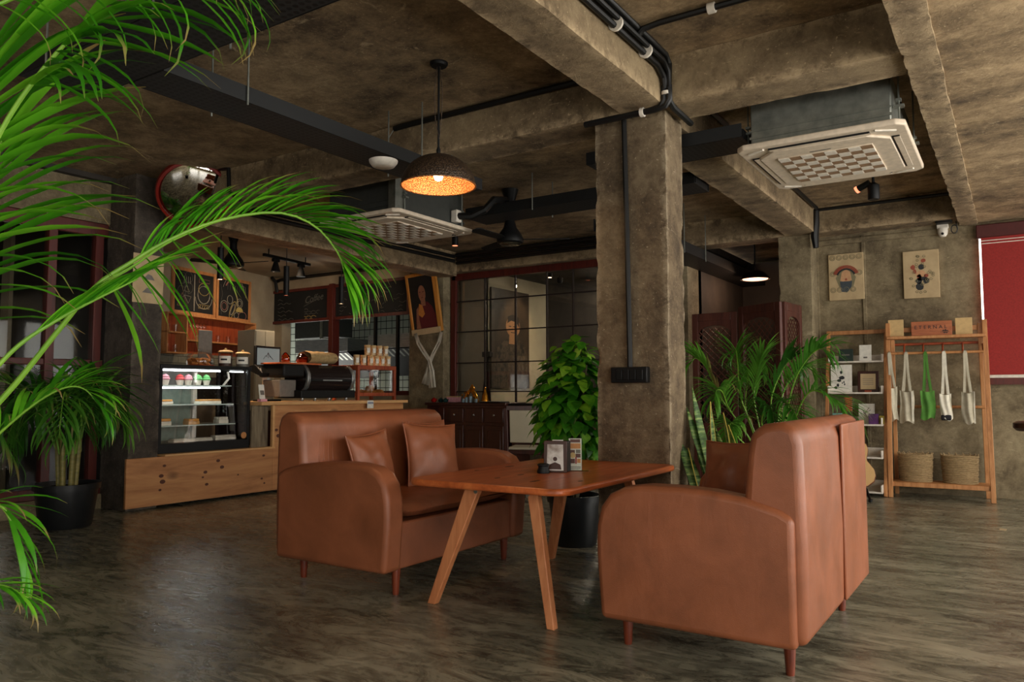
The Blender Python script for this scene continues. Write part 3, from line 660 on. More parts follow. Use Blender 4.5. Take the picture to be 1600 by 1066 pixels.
def fan(label, px, py, z, rot, rods=(0, 2.1, 4.2), L=.62):
    p = at(px, py, 'Z', z)
    t = thing('ceiling_fan', label, 'fan', p, rot, 'black ceiling fans')
    MB().lathe([(.10, 0), (.135, .02), (.14, .05), (.12, .10), (.07, .17), (.05, .24)], 24).build('motor', K['black'], t, smooth=True)
    MB().tube([(0, 0, .22), (0, 0, 3.2-z)], .045 if z < 2.8 else .02, 12).build('downrod', K['black'], t, smooth=True)
    MB().lathe([(.05, 3.06-z), (.09, 3.19-z)], 16).build('canopy', K['black'], t, smooth=True)
    MB().lathe([(.0, -.012), (.09, -.008), (.11, .005)], 24).build('trim_ring', K['chrome'], t, smooth=True)
    for a in rods:
        c, s = math.cos(a), math.sin(a); m = MB()
        M = Matrix.Rotation(a, 4, 'Z') @ Matrix.Rotation(.2, 4, 'X')
        m.prism([(.12, -.03), (.2, -.05), (L, -.06), (L+.03, -.03), (L+.03, .03), (L, .05), (.2, .05), (.12, .03)], 'Z', .045, .055, M); m.build('blade', K['black'], t, bevel=.002)
    return t
fan('black ceiling fan between the left cassette unit and the pillar', 797, 382, 2.62, 0, (.52, 2.66, 4.72), .58)
fan('small black ceiling fan over the kitchen counter', 364, 418, 2.72, 0, (.25, 2.3, 4.4), .5)

def tube_pendant(label, px, py, X, on):
    p = at(px, py, 'X', X)
    t = thing('tube_pendant', label, 'lamp', p, 0, 'slim black tube pendants over the counter')
    MB().lathe([(.034, 0), (.036, .005), (.036, .37), (.0, .375)], 16, cap=False).build('tube', K['black'], t, smooth=True)
    MB().tube([(0, 0, .37), (0, 0, max(.5, 3.17-p.z))], .005, 6).build('cord', K['black'], t)
    MB().lathe([(.0, .006), (.033, .006), (.033, .02)], 16).build('lens', K[on], t, smooth=True)
    spot_light('tube_pendant_light', (0, 0, -.01), 100, (1, .68, .42), (0, 0, -1), 85, t)
K['lens'] = glow('warm_lens', (1, .62, .34, 1), 9); K['lensred'] = glow('dim_red_lens', (1, .25, .12, 1), 2.2)
tube_pendant('slim black tube pendant in front of the framed chalk drawings', 344, 437, -7.6, 'lens')
tube_pendant('slim black tube pendant in the middle, with a faint red tip', 447, 462, -7.6, 'lensred')
tube_pendant('slim black tube pendant half hidden behind the palm frond tip', 533, 475, -7.6, 'lens')

def ceiling_spot(label, px, py, z, on='lensred', up=3.2):
    p = at(px, py, 'Z', z); t = thing('ceiling_spotlight', label, 'spotlight', p)
    MB().lathe([(.038, 0), (.04, .01), (.04, .11), (.0, .112)], 16).build('can', K['black'], t, smooth=True)
    MB().tube([(0, 0, .1), (0, 0, up-z)], .01, 8).build('stem', K['black'], t)
    MB().lathe([(0, -.002), (.034, -.002), (.036, .012)], 16).build('lens', K[on], t, smooth=True); return t
ceiling_spot('small black spotlight with a red tip right of the left cassette unit', 711, 384, 2.92)

# track lights in the kitchen
ta, tb = at(412, 400, 'Z', 3.05), at(484, 416, 'Z', 3.05)
t = thing('track_light', 'black ceiling track with two spot heads over the kitchen', 'track light', ta, math.atan2((tb-ta).y, (tb-ta).x)); L = (tb-ta).length
MB().box(0, L, -.02, .02, 0, .04).build('rail', K['black'], t)
for x in (L*.25, L*.8):
    h = MB().box(x-.06, x+.06, -.03, .03, -.05, 0).build('head', K['black'], t, bevel=.01); MB().lathe([(.07, -.19), (.03, -.05)], 14, (x, 0, 0)).build('shade', K['black'], h, smooth=True)
for x in (L*.1, L*.9): MB().tube([(x, 0, .03), (x, 0, .14)], .008, 6).build('stem', K['black'], t)
a = at(430, 441, 'Y', 9.1); b = at(560, 420, 'Y', 9.1)
pipe('kitchen_conduit', 'black conduit along the plaster above the long chalkboard', [(a.x, 9.15, 3.1), (a.x+.1, 9.14, 3.12), (-8.2, 9.14, 3.12)], .03)
pipe('kitchen_corner_conduit', 'black conduit running down the kitchen corner', [(-11.0, 9.0, 3.15), (-11.02, 9.1, 3.08), (-11.02, 9.14, 2.9)], .03)

for tgt, k in (((-10.6, 8.0, 2.4), 0), ((-9.2, 9.15, 2.5), 1), ((-10.7, 7.8, 1.6), 2)):
    spot_light('track_head_light', ta.lerp(tb, .25+.25*k)+Vector((0, 0, -.2)), (60, 22, 45)[k], (1, .74, .5), tgt, 90)
# convex mirror
mp = dep(303, 306, 7.25); nrm = Vector((.70, -.44, -.56)).normalized()
t = thing('convex_mirror', 'round convex mirror with a red rim fixed at the left column', 'mirror', mp); t.rotation_euler = nrm.to_track_quat('Z', 'Y').to_euler()
R_ = .315; K['mirror'] = NT('mirror_glass').setp(Base_Color=(.86, .84, .8, 1), Metallic=1.0, Roughness=.02).m
MB().lathe([(R_*k/16, math.sqrt(.85**2-(R_*k/16)**2)-math.sqrt(.85**2-R_**2)-.035) for k in range(16, -1, -1)], 48, cap=False).build('mirror_dome', K['mirror'], t, smooth=True)
MB().lathe([(R_-.012, -.075), (R_+.018, -.07), (R_+.022, -.04), (R_+.012, -.01), (R_-.012, -.005)], 48, cap=False).build('rim', K['redplastic'], t, smooth=True)
MB().lathe([(0, -.085), (R_, -.08)], 32, cap=False).build('back_plate', K['redplastic'], t, smooth=True)
im = t.rotation_euler.to_matrix().inverted()
w = lambda v: im @ (Vector(v)-mp)
MB().tube([w((-6.93, 4.36, 2.62)), w((-6.85, 4.42, 2.66)), (0, 0, -.09)], .014, 8).build('bracket', K['black'], t, smooth=True)
MB().tube([w(at(338, 264, 'Y', 4.44)), w(at(357, 264, 'Y', 4.44)), w(at(358, 300, 'Y', 4.44)), w(at(375, 312, 'Y', 4.44))], .02, 8).build('cable_loop', K['blackpipe'], t, smooth=True)

# access point / detector disc
p = at(599, 259, 'Z', 2.64); t = thing('ceiling_access_point', 'white round access point hanging at the end of the long cable tray', 'access point', p)
MB().lathe([(.055, -.012), (.075, -.006), (.095, .02), (.098, .035), (.06, .042), (0, .043)], 32).build('body', K['white'], t, smooth=True)
part(MB().lathe([(0, -.014), (.05, -.014), (.055, -.011)], 32).build('centre_disc', K['ivory'], t, smooth=True), 'beige centre disc')
MB().tube([(0, 0, .04), (0, 0, .06)], .01, 8).build('mount', K['galv'], t)

# red-lit pendant in the passage
p = at(1180, 437, 'Y', 10.2); t = thing('dome_pendant', 'dark dome pendant with a glowing underside in the passage', 'lamp', p)
MB().lathe([(.19, 0), (.185, .02), (.12, .09), (.03, .12)], 24, cap=False).build('shade', K['black'], t, smooth=True)
MB().tube([(0, 0, .1), (0, 0, 3.1-p.z)], .01, 8).build('rod', K['black'], t)
K['disc'] = glow('glowing_disc', (1, .45, .28, 1), 3.2)
MB().lathe([(0, .0), (.16, .002), (.165, .02)], 24).build('diffuser', K['disc'], t, smooth=True)
point_light('passage_lamp_light', (0, 0, -.06), 14, (1, .6, .38), .1, t)

# small security camera, speaker and loop by the blind
p = at(1473, 362, 'Y', WY-.06); t = thing('security_camera', 'white dome security camera on the wall above the right picture', 'camera', p)
MB().box(-.055, .055, -.03, .06, .03, .08).build('mount', K['white'], t, bevel=.008)
MB().lathe([(0, -.06), (.03, -.055), (.045, -.03), (.05, 0), (.05, .035)], 20).build('dome', K['white'], t, smooth=True)
MB().lathe([(0, -.004), (.014, -.004), (.014, .004), (0, .004)], 12).build('lens', K['black'], t, rot=(PI/2, 0, 0), loc=(0, -.046, -.03))
p = at(1474, 333, 'Y', 9.25); t = thing('wall_speaker', 'black box speaker hanging under the beam end near the red blind', 'speaker', p)
MB().box(-.08, .08, -.07, .07, -.11, .11).build('cabinet', K['black'], t, bevel=.015); MB().lathe([(.05, 0), (.055, .004), (0, .006)], 18).build('cone', K['blackpipe'], t, rot=(PI/2, 0, 0), loc=(0, -.072, -.02))
MB().tube([(0, 0, .1), (0, .02, .22)], .015, 8).build('bracket', K['black'], t)
a = at(1491, 358, 'Y', 9.3)
pipe('coiled_cable', 'small black cable loop dangling beside the wall speaker', [a+Vector((.03*math.cos(k*.7), 0, .045*math.sin(k*.7))) for k in range(10)]+[a+Vector((0, 0, .2)), Vector((a.x-.02, 9.3, 2.92))], .006, 'cable', n=6)
p = at(1365, 300, 'Y', 7.5); t = thing('spot_head', 'black spot head hanging below the ceiling behind the right cassette unit', 'spotlight', p)
MB().lathe([(.045, -.07), (.05, -.06), (.05, .06), (.02, .085)], 16).build('can', K['black'], t, smooth=True); MB().tube([(0, 0, .08), (0, 0, 3.2-p.z)], .012, 8).build('stem', K['black'], t)
MB().lathe([(0, -.066), (.042, -.066)], 16).build('lens', K['chrome'], t)
h = MB().tube([(-.03, 0, .09), (-.13, .02, .05)], .03, 10).build('reflection_stub', K['black'], t, smooth=True); MB().tube([(-.13, .02, .05), (-.15, .025, .04)], .032, 10).build('painted_reflection', K['lensred'], h, smooth=True)  # side tube and glowing tip added to stand in for an orange reflection

# ================================================================== RIGHT WALL: pictures, blind, rack, ladder shelf
def canvas(label, corners, art):
    a, b = corners; p0, p1 = at(*a, 'Y', WY-.03), at(*b, 'Y', WY-.03)
    w, h = abs(p1.x-p0.x), abs(p1.z-p0.z); c = Vector(((p0.x+p1.x)/2, WY, (p0.z+p1.z)/2))
    t = thing('wall_picture', label, 'picture', c, 0, 'beige art prints on the right wall')
    MB().box(-w/2, w/2, -.035, 0, -h/2, h/2).build('board', K['kraft2'], t, bevel=.004)
    art(t, w, h); return t
K['kraft2'] = mottled('beige_print_ground', [(.3, S(176, 152, 114)), (.7, S(196, 172, 132))], 8, rough=.7)
K['inkblue'] = plain('ink_blue_grey', S(62, 70, 76), .7); K['inkred'] = plain('ink_faded_red', S(150, 72, 52), .7); K['inkgrey'] = plain('ink_olive_grey', S(126, 118, 88), .7); K['inkblack'] = plain('ink_black', S(40, 42, 44), .7)
K['inkskin'] = plain('ink_peach', S(196, 150, 110), .7)
def blob(t, x, z, r, mat, sx=1, name='print', n=9, seed=0, y=-.0352, th=.0006):
    pts = []
    for k in range(n):
        a = 2*PI*k/n; q = r*(1+.25*noise.noise(Vector((math.cos(a)*1.5, math.sin(a)*1.5, seed+x*9))))
        pts.append((x+q*math.cos(a)*sx, z+q*math.sin(a)))
    return MB().prism(pts, 'Y', y-th, y+.0003).build(name, K[mat], t)
def ring(t, x, z, r, mat, w=.006, n=14, a0=0, a1=2*PI, y=-.0356, name='print', sx=1):
    return MB().tube([(x+r*sx*math.cos(a0+(a1-a0)*k/n), y, z+r*math.sin(a0+(a1-a0)*k/n)) for k in range(n+1)], w/2, 4).build(name, K[mat], t)
def art_a(t, w, h):
    rnd = random.Random(3)
    for k in range(14):
        x = (k % 5-2)*w*.19; z = (.42-.8*(k//5)/2.3)*h
        if abs(x) < w*.25 and abs(z) < h*.25: continue
        ring(t, x, z, w*.075, 'inkgrey', .007); ring(t, x, z, w*.04, 'inkgrey', .006)
    for r in (.36, .31, .26): ring(t, 0, -.02*h, w*r, 'inkred' if r > .27 else 'inkblack', .022, 14, .35, PI-.35)
    MB().prism([(-.30*w, -.02*h), (-.14*w, .15*h), (0, .20*h), (.14*w, .15*h), (.28*w, -.02*h), (.2*w, -.22*h), (-.2*w, -.22*h)], 'Y', -.0362, -.0352).build('print', K['inkgrey'], t)
    MB().prism([(-.17*w, -.08*h), (-.12*w, .1*h), (0, .16*h), (.12*w, .1*h), (.16*w, -.08*h), (0, -.13*h)], 'Y', -.0370, -.0362).build('print', K['inkskin'], t)
    MB().prism([(-.18*w, -.1*h), (.17*w, -.1*h), (.15*w, -.22*h), (.02*w, -.34*h), (-.14*w, -.32*h)], 'Y', -.0378, -.0366).build('print', K['inkblue'], t)
    blob(t, 0, -.06*h, w*.035, 'inkred', y=-.0375)
def art_b(t, w, h):
    rnd = random.Random(5)
    for k in range(26):
        a = rnd.random()*2*PI; r = rnd.uniform(.18, .40)
        ring(t, r*w*math.cos(a)*.9, r*h*math.sin(a), w*.035, 'inkgrey', .006, 8)
    for x, z, r, mt, sx in ((-.22, .15, .07, 'inkred', .8), (-.17, .06, .06, 'inkred', .7), (.02, .15, .075, 'inkblack', 1), (.08, .28, .05, 'inkred', 1.2), (.0, .0, .09, 'inkskin', 1.4), (-.06, -.14, .08, 'inkblack', 1), (-.04, -.26, .10, 'inkblack', 1), (.05, -.1, .05, 'inkblack', 2.6), (.15, -.15, .075, 'inkblack', 1), (.15, -.04, .045, 'inkred', 1.2), (-.05, -.05, .06, 'inkred', 1)):
        blob(t, x*w, z*h, r*w*1.2, mt, sx)
canvas('beige print of a bearded face under a red arch, left of the two wall pictures', ((1294, 399), (1351, 467)), art_a)
canvas('beige print with dark blossoms and red sprays, right of the two wall pictures', ((1410, 394), (1469, 464)), art_b)
# red roller blind
bx = at(1537, 480, 'Y', WY-.06).x; zt, zb = at(1570, 378, 'Y', WY-.06).z, at(1570, 589, 'Y', WY-.06).z
t = thing('roller_blind', 'red roller blind pulled down over the window at the right edge', 'blind', (bx, WY-.07, zt))
MB().box(0, 1.75, -.004, .0, zb-zt+.02, .075).build('fabric', K['red'], t)
K['redshade'] = plain('dark_red_valance', S(74, 24, 20), .7)
MB().box(-.04, 1.8, -.02, .06, .06, .2).build('valance', K['redshade'], t, bevel=.01)
for z in (.0, .03): MB().box(0, 1.75, -.009, -.003, z-.006, z+.002).build('hem', K['white'], t)
part(MB().box(0, 1.75, -.014, .006, zb-zt-.012, zb-zt+.022).build('bottom_bar', K['white'], t, bevel=.004), 'white bottom bar')
slab('window_sill', K['doorred'], (-.24, 1.9, WY-.10, WY+.02, 1.17, 1.235))

# garment rack
RY = 9.05
fl_, fr_ = Vector((-1.143, 8.89, 0)), Vector((-.24, 9.16, 0))
t = thing('garment_rack', 'oak garment rack with a top shelf, rails and a low shelf against the wall', 'rack', (-.69, 9.12, 0), math.radians(3))
Wd = .455; Hh = at(1388, 505, 'Y', 9.1).z
for sx in (-1, 1):
    MB().bar((sx*Wd, -.16, 0), (sx*Wd*.98, .06, Hh), .045, .03, (0, 1, 0)).build('post', K['rackwood'], t, bevel=.004)
    MB().bar((sx*(Wd-.035), .22, 0), (sx*(Wd-.05), .09, Hh-.03), .04, .03, (0, 1, 0)).build('rear_post', K['rackwood'], t, bevel=.004)
zsh = at(1460, 524, 'Y', 9.12).z; zr = at(1460, 551, 'Y', 9.12).z; zm = at(1460, 636, 'Y', 9.2).z; zl = at(1460, 762, 'Y', 9.1).z
zl = .16
MB().box(-Wd, Wd, -.02, .16, zsh-.03, zsh).build('top_shelf', K['rackwood'], t, bevel=.004)
MB().box(-Wd, Wd, .10, .13, Hh-.10, Hh-.05).build('back_rail', K['rackwood'], t, bevel=.004)
MB().tube([(-Wd, .02, zr), (Wd, .02, zr)], .014, 10).build('front_rail', K['rackwood'], t, smooth=True)
MB().tube([(-Wd, .13, zr+.10), (Wd, .13, zr+.10)], .014, 10).build('rear_rail', K['redwood'], t, smooth=True)
for k in range(5): x = -Wd+.16+k*.18; MB().tube([(x, .02, zr+.005), (x, .075, zr+.07), (x, .13, zr+.10)], .009, 8).build('rail_link', K['redwood'], t, smooth=True)
MB().tube([(-Wd+.03, .14, zm), (Wd-.03, .14, zm)], .016, 10).build('middle_rail', K['rackwood'], t, smooth=True)
MB().box(-Wd, Wd, -.14, -.11, zl-.045, zl+.0).build('shelf_front_rail', K['rackwood'], t, bevel=.003)
MB().box(-Wd, Wd, .18, .21, zl-.045, zl+.0).build('shelf_back_rail', K['rackwood'], t, bevel=.003)
for k in range(7): MB().box(-Wd+.02, Wd-.02, -.105+k*.041, -.105+k*.041+.034, zl-.018, zl).build('slat', K['rackwood'], t, bevel=.002)
rack_M = Matrix.Translation((-.69, 9.12, 0)) @ Matrix.Rotation(math.radians(3), 4, 'Z')
def rk(x, y, z): return rack_M @ Vector((x, y, z))
# things on the top shelf
def on_rack(px): return (rack_M.inverted() @ at(px, 524, 'Y', 9.14)).x
def board_at(name, label, cat, px0, px1, pyt, mat, y=.06, thick=.02):
    x0, x1 = on_rack(px0), on_rack(px1); h = at((px0+px1)/2, pyt, 'Y', 9.16).z-zsh
    t = thing(name, label, cat, rk((x0+x1)/2, y, zsh), math.radians(3)); w = (x1-x0)
    MB().box(-w/2, w/2, -thick/2, thick/2, 0, h).build('board', K[mat], t, bevel=.003); return t, w, h
board_at('kraft_card', 'plain kraft card at the left end of the garment rack shelf', 'card', 1388, 1412, 500, 'kraft')
board_at('kraft_card', 'plain kraft card at the right end of the garment rack shelf', 'card', 1493, 1520, 496, 'kraft')
K['signwood'] = wood('reddish_sign_wood', S(140, 74, 40), S(170, 96, 56), S(182, 110, 66), 'X', 6, .5)
s_, w, h = board_at('wooden_sign', 'reddish wooden sign reading ETERNAL on top of the garment rack', 'sign', 1424, 1488, 502, 'signwood', .05, .03)
obj('lettering', text_mesh('E T E R N A L', .052, K['printblack'], sx=1.0), s_, (-.02*w, -.0165, h*.58), (PI/2, 0, 0))
MB().tube([(-.02+k*.018, -.0165, h*.30+.004*math.sin(k*2.2)) for k in range(11)], .0012, 4).build('script_line', K['coffeebrown'], s_)
MB().tube([(.08, -.0165, h*.22), (.165, -.0165, h*.24)], .0025, 4).build('leaf_stem', K['printblack'], s_)
for x, z in ((.11, .015), (.13, .02), (.145, .012), (.12, -.012), (.14, -.012)): MB().prism([(x-.015, h*.24+z*.4), (x, h*.24+z*1.5), (x+.012, h*.24+z*.4)], 'Y', -.0175, -.0155).build('leaf', K['printblack'], s_)

# tote bags on hooks
K['canvas'] = mottled('natural_canvas', [(.3, S(176, 168, 146)), (.7, S(204, 196, 174))], 14, rough=.9, bump=.2, bscale=160)
K['greencloth'] = mottled('green_cloth', [(.3, S(58, 104, 34)), (.7, S(84, 140, 50))], 8, rough=.85)
K['navy'] = plain('black_cloth', S(30, 30, 34), .9); K['paleline'] = plain('off_white_canvas', S(222, 216, 198), .9)
def bag(label, pxh, px0, px1, py0, py1, mat, rz=0, name='tote_bag', dark=False, y=-.005):
    hk = rack_M.inverted() @ at(pxh, 553, 'Y', 9.13)
    p0 = rack_M.inverted() @ at(px0, py0, 'Y', 9.13); p1 = rack_M.inverted() @ at(px1, py1, 'Y', 9.13)
    base = rk(hk.x, y, p1.z); t = thing(name, label, 'bag', base, math.radians(3), 'tote bags on the garment rack')
    x0, x1 = p0.x-hk.x, p1.x-hk.x; H = p0.z-p1.z; top = zr-p1.z
    n = 10; m = MB(); th = .035
    def pt(u, v, s):
        x = x0+(x1-x0)*u+.012*math.sin(v*5+hk.x*9)*(1-v); z = H*v*(1-.06*math.sin(PI*u)*(v > .99)) + (.015*math.cos(u*7+pxh) if v < .05 else 0)
        b = math.sin(PI*min(1, max(0, u)))*th*(.35+.9*(1-v)) + .010*math.sin(u*11+v*3+pxh)
        return Vector((x, rz*(u-.5)*.06+s*b, z))
    for s in (-1, 1):
        vs = [pt(i/n, j/n, s) for j in range(n+1) for i in range(n+1)]
        m.add(vs, [(j*(n+1)+i, j*(n+1)+i+1, (j+1)*(n+1)+i+1, (j+1)*(n+1)+i) for j in range(n) for i in range(n)])
    m.build('body', K[mat], t, smooth=70, merge=True)
    for s, yy in ((-1, -.015), (1, .012)):
        a = x0+(x1-x0)*(.22 if s < 0 else .3); b = x0+(x1-x0)*(.78 if s < 0 else .7)
        path = [(a, yy, H*.97), (a*.45, yy, H+(top-H)*.5), (-.008, yy*.6, top-.01), (0, 0, top+.012), (.008, yy*.6, top-.01), (b*.45, yy, H+(top-H)*.5), (b, yy, H*.97)]
        m2 = MB()
        for q, w in zip(path, path[1:]): m2.bar(q, w, .003, .022, (0, 1, 0)) if False else m2.bar(q, w, .020, .004, (0, -1, 0))
        m2.build('strap', K[mat if not dark else 'paleline'], t)
    MB().tube([(0, .03, top+.014), (0, -.014, top+.014), (0, -.024, top+.028)], .004, 6).build('hook', K['galv'], t)
    return t, x0, x1, H
bag('cream tote bag hanging first from the ladder shelf side', 1390, 1388, 1404, 604, 657, 'canvas', .6)
b_, x0, x1, H = bag('cream canvas tote bag with a pale folded edge, second on the rail', 1416, 1406, 1430, 610, 660, 'canvas', -.4)
MB().bar((x1*.75, -.04, .01), (x1*.75, -.03, H*.95), .02, .006, (0, -1, 0)).build('folded_edge', K['paleline'], b_)
bag('green cloth bag hanging in the middle of the rail', 1446, 1438, 1462, 610, 655, 'greencloth', .8, 'cloth_bag')
b_, x0, x1, H = bag('white bag with a black bottom hanging on the rail', 1475, 1468, 1488, 615, 656, 'paleline', .3, dark=True)
part(MB().box(x0*.9, x1*.9, -.045, .045, -.008, .05).build('dark_base', K['navy'], b_, bevel=.015), 'black bottom')
b_, x0, x1, H = bag('grey-cream tote bag with a pale side seam, last on the rail', 1508, 1502, 1524, 612, 662, 'canvas', -.5)
MB().bar((x1*.97, -.02, .0), (x1*.97, -.01, H), .014, .006, (0, -1, 0)).build('side_seam', K['paleline'], b_)

# coiled baskets
K['straw'] = mottled('straw_coil', [(.3, S(128, 104, 70)), (.7, S(176, 150, 108))], 40, rough=.85, bump=.6, bscale=200, stretch=(1, 1, 3))
def basket(label, px0, px1, seed):
    x0 = (rack_M.inverted() @ at(px0, 740, 'Y', 9.1)).x; x1 = (rack_M.inverted() @ at(px1, 740, 'Y', 9.1)).x
    r = (x1-x0)/2; p = rk((x0+x1)/2, .03, zl); t = thing('coiled_basket', label, 'basket', p, .05, 'coiled straw baskets on the low shelf')
    nco = 17; h = .285
    for k in range(nco):
        rr = r*(.90+.10*k/nco)+.003*math.sin(k*2.3+seed)
        MB().tube([(rr*math.cos(a), rr*.62*math.sin(a), .009+h*k/nco+.003*math.sin(a*3+k+seed)) for a in [2*PI*j/20 for j in range(21)]], .0098, 6, False).build('coil', K['straw'], t, smooth=True)
    MB().lathe([(0, .0), (r*.88, .0), (r*.88, .012)], 20, sy=.62).build('bottom', K['straw'], t)
    m = MB()
    for k in range(16):
        a = 2*PI*k/16+seed; m.tube([(r*math.cos(a), r*.62*math.sin(a), h), (r*1.03*math.cos(a+.1), r*.64*math.sin(a+.1), h+.018)], .006, 5)
    m.build('frayed_rim', K['straw'], t)
basket('coiled straw basket on the low rack shelf, nearer the ladder shelf', 1404, 1458, .3)
basket('coiled straw basket with a ragged rim at the right of the low rack shelf', 1471, 1530, 1.7)

# ladder shelf
lx0, lx1 = at(1293, 600, 'Y', 9.2).x, at(1384, 600, 'Y', 9.2).x
t = thing('ladder_shelf', 'leaning ladder shelf with oak posts and white shelves left of the garment rack', 'shelf', ((lx0+lx1)/2, 9.15, 0)); w = (lx1-lx0)/2
ztop = at(1340, 516, 'Y', 9.3).z
for s in (-1, 1): MB().bar((s*w, -.22, 0), (s*w, .2, ztop), .035, .045, (0, 1, 0)).build('post', K['rackwood'], t, bevel=.004)
MB().box(-w, w, .17, .21, ztop-.045, ztop).build('top_rail', K['rackwood'], t, bevel=.003)
shz = []
for k, py in enumerate((564, 613, 662, 711, 762)):
    z = at(1340, py, 'Y', 9.15).z; shz.append(z); yb = -.22+.42*z/ztop
    sh = MB().box(-w+.02, w-.02, yb-.1, .24, z-.018, z).build('shelf_board', K['white'], t, bevel=.003)
    MB().box(-w+.02, w-.02, .225, .24, z, z+.07).box(w-.035, w-.02, yb-.1, .24, z, z+.07).box(-w+.02, -w+.035, yb-.1, .24, z, z+.07).build('shelf_lip', K['white'], sh, bevel=.002)
lc = Vector(((lx0+lx1)/2, 9.15, 0))
def lcard(name, label, cat, px0, px1, pyt, lvl, mat, y=9.18, tilt=-.12, th=.008, frame=None):
    x0, x1 = at(px0, 600, 'Y', y).x, at(px1, 600, 'Y', y).x; h = at((px0+px1)/2, pyt, 'Y', y).z-shz[lvl]; wd_ = x1-x0
    t = thing(name, label, cat, ((x0+x1)/2, y, shz[lvl]+.001)); t.rotation_euler = (tilt, 0, 0)
    if frame:
        MB().box(-wd_/2, wd_/2, -th, th, 0, h).build('frame', K[frame], t, bevel=.004); MB().box(-wd_/2+.03, wd_/2-.03, -th-.002, -th+.001, .03, h-.03).build('print_sheet', K[mat], t)
    else: MB().box(-wd_/2, wd_/2, -th/2, th/2, 0, h).build('card', K[mat], t, bevel=.001)
    return t, wd_, h
K['dkgreen'] = plain('dark_green_card', S(28, 44, 38), .6)
a, w_, h_ = lcard('display_box', 'small dark green box on the topmost white shelf', 'box', 1312, 1334, 546, 0, 'dkgreen', th=.04)
MB().box(-.04, .04, -.0215, -.0195, h_*.45, h_*.55).build('printed_line', K['printgrey'], a); 
a, w_, h_ = lcard('greeting_card', 'tall white card on the topmost white shelf', 'card', 1344, 1363, 539, 0, 'cardwhite')
MB().box(-.02, .02, -.0055, -.0038, h_*.15, h_*.25).build('printed_line', K['printgrey'], a)
a, w_, h_ = lcard('drawing_print', 'white sheet with an ink drawing of a seated figure on the second shelf', 'print', 1298, 1331, 570, 1, 'cardwhite')
for x, z, r, sx in ((.0, .72, .045, .8), (.02, .52, .05, 1.6), (-.06, .42, .04, 1.5), (.08, .36, .03, .6), (.1, .28, .03, .6), (-.1, .25, .045, .8), (.03, .33, .025, .6), (-.16, .16, .04, 1)): blob(a, x*w_*1.6, z*h_, r*h_*1.3, 'inkblack', sx, 'ink_mark', y=-.0047)
a, w_, h_ = lcard('framed_plaque', 'small dark-framed plaque on the second shelf', 'frame', 1340, 1373, 580, 1, 'kraft2', frame='darkwood', th=.012)
MB().box(-w_*.16, w_*.16, -.02, .02, -.002, .018).build('easel_foot', K['redwood'], a)
for k in range(4): MB().box(-w_*.25, w_*.25, -.0152, -.0138, h_*(.35+k*.09), h_*(.37+k*.09)).build('printed_line', K['printgrey'], a)
a, w_, h_ = lcard('sketch_card', 'white card with a brown floral sketch on the third shelf', 'card', 1340, 1365, 631, 2, 'cardwhite')
for k in range(6): MB().tube([(.02*math.cos(k)-.01, -.0046, h_*(.35+.05*k)), (.05*math.cos(k*2.3), -.0046, h_*(.5+.06*k))], .003, 4).build('ink_mark', K['coffeebrown'], a)
K['purple'] = mottled('purple_print', [(.3, S(58, 26, 70)), (.7, S(104, 50, 118))], 14, rough=.6)
lcard('purple_box', 'small purple patterned box on the third shelf', 'box', 1356, 1371, 647, 2, 'purple', 9.06, 0, .05)
K['mustard'] = plain('mustard_cloth', S(140, 122, 40), .7)
lcard('mustard_packet', 'little mustard packet at the right end of the third shelf', 'packet', 1372, 1380, 650, 2, 'mustard', 9.06, 0, .03)
K['teal'] = plain('teal_glaze', S(120, 170, 160), .4)
lcard('teal_box', 'pale teal box at the left of the third shelf, above the sofa back', 'box', 1300, 1314, 646, 2, 'teal', 9.06, 0, .05)

# guitar on a floor stand
p = at(1348, 775, 'Z', 0); gx = at(1348, 730, 'Y', 8.55)
t = thing('acoustic_guitar', 'acoustic guitar with a pale top and red-brown headstock standing by the ladder shelf', 'guitar', (gx.x-.075, 8.55, .12)); t.rotation_euler = (-.16, -.05, .12)
out = []
for k in range(32):
    a = 2*PI*k/32; s, c = math.sin(a), math.cos(a)
    z = .25+.25*(-c); q = z/.5
    wdt = (.20*math.sin(PI*min(1, q/.62)**.9)**.55 if q < .52 else .0)
    out.append(None)
side = [(.03, 0), (.12, .012), (.18, .06), (.2, .12), (.19, .18), (.155, .235), (.13, .27), (.128, .30), (.14, .34), (.148, .39), (.135, .44), (.09, .48), (.03, .495)]
poly = side+[(-x, z) for x, z in reversed(side)]
K['gtop'] = wood('spruce_top', S(196, 150, 92), S(216, 172, 112), None, 'Z', 9, .3, coat=.5)
K['gside'] = wood('guitar_side', S(80, 36, 20), S(110, 54, 30), None, 'Z', 8, .3)
MB().prism(poly, 'Y', -.045, .05).build('body', K['gside'], t, bevel=.004)
part(MB().prism([(x*.985, .006+z*.975) for x, z in poly], 'Y', -.049, -.044).build('top_board', K['gtop'], t), 'pale spruce top')
MB().lathe([(0, 0), (.048, 0), (.048, .002), (0, .002)], 24).build('sound_hole', K['printblack'], t, rot=(PI/2, 0, 0), loc=(0, -.0495, .32))
MB().prism([(.03, .24), (.10, .25), (.11, .32), (.06, .36), (.05, .31)], 'Y', -.051, -.049).build('pick_guard', K['redwood'], t)
MB().box(-.07, .07, -.056, -.048, .135, .155).build('bridge', K['darkwood'], t); MB().box(-.027, .027, -.062, -.03, .36, .78).build('neck', K['darkwood'], t, bevel=.004)
hd_ = MB().prism([(-.028, .77), (.028, .77), (.038, .93), (-.038, .93)], 'Y', -.055, -.038).build('headstock', K['redwood'], t, bevel=.003)
for s in (-1, 1):
    for k in range(3): MB().tube([(s*.03, -.046, .81+k*.042), (s*.052, -.046, .81+k*.042)], .007, 8).build('tuning_peg', K['chrome'], hd_, smooth=True)
m = MB()
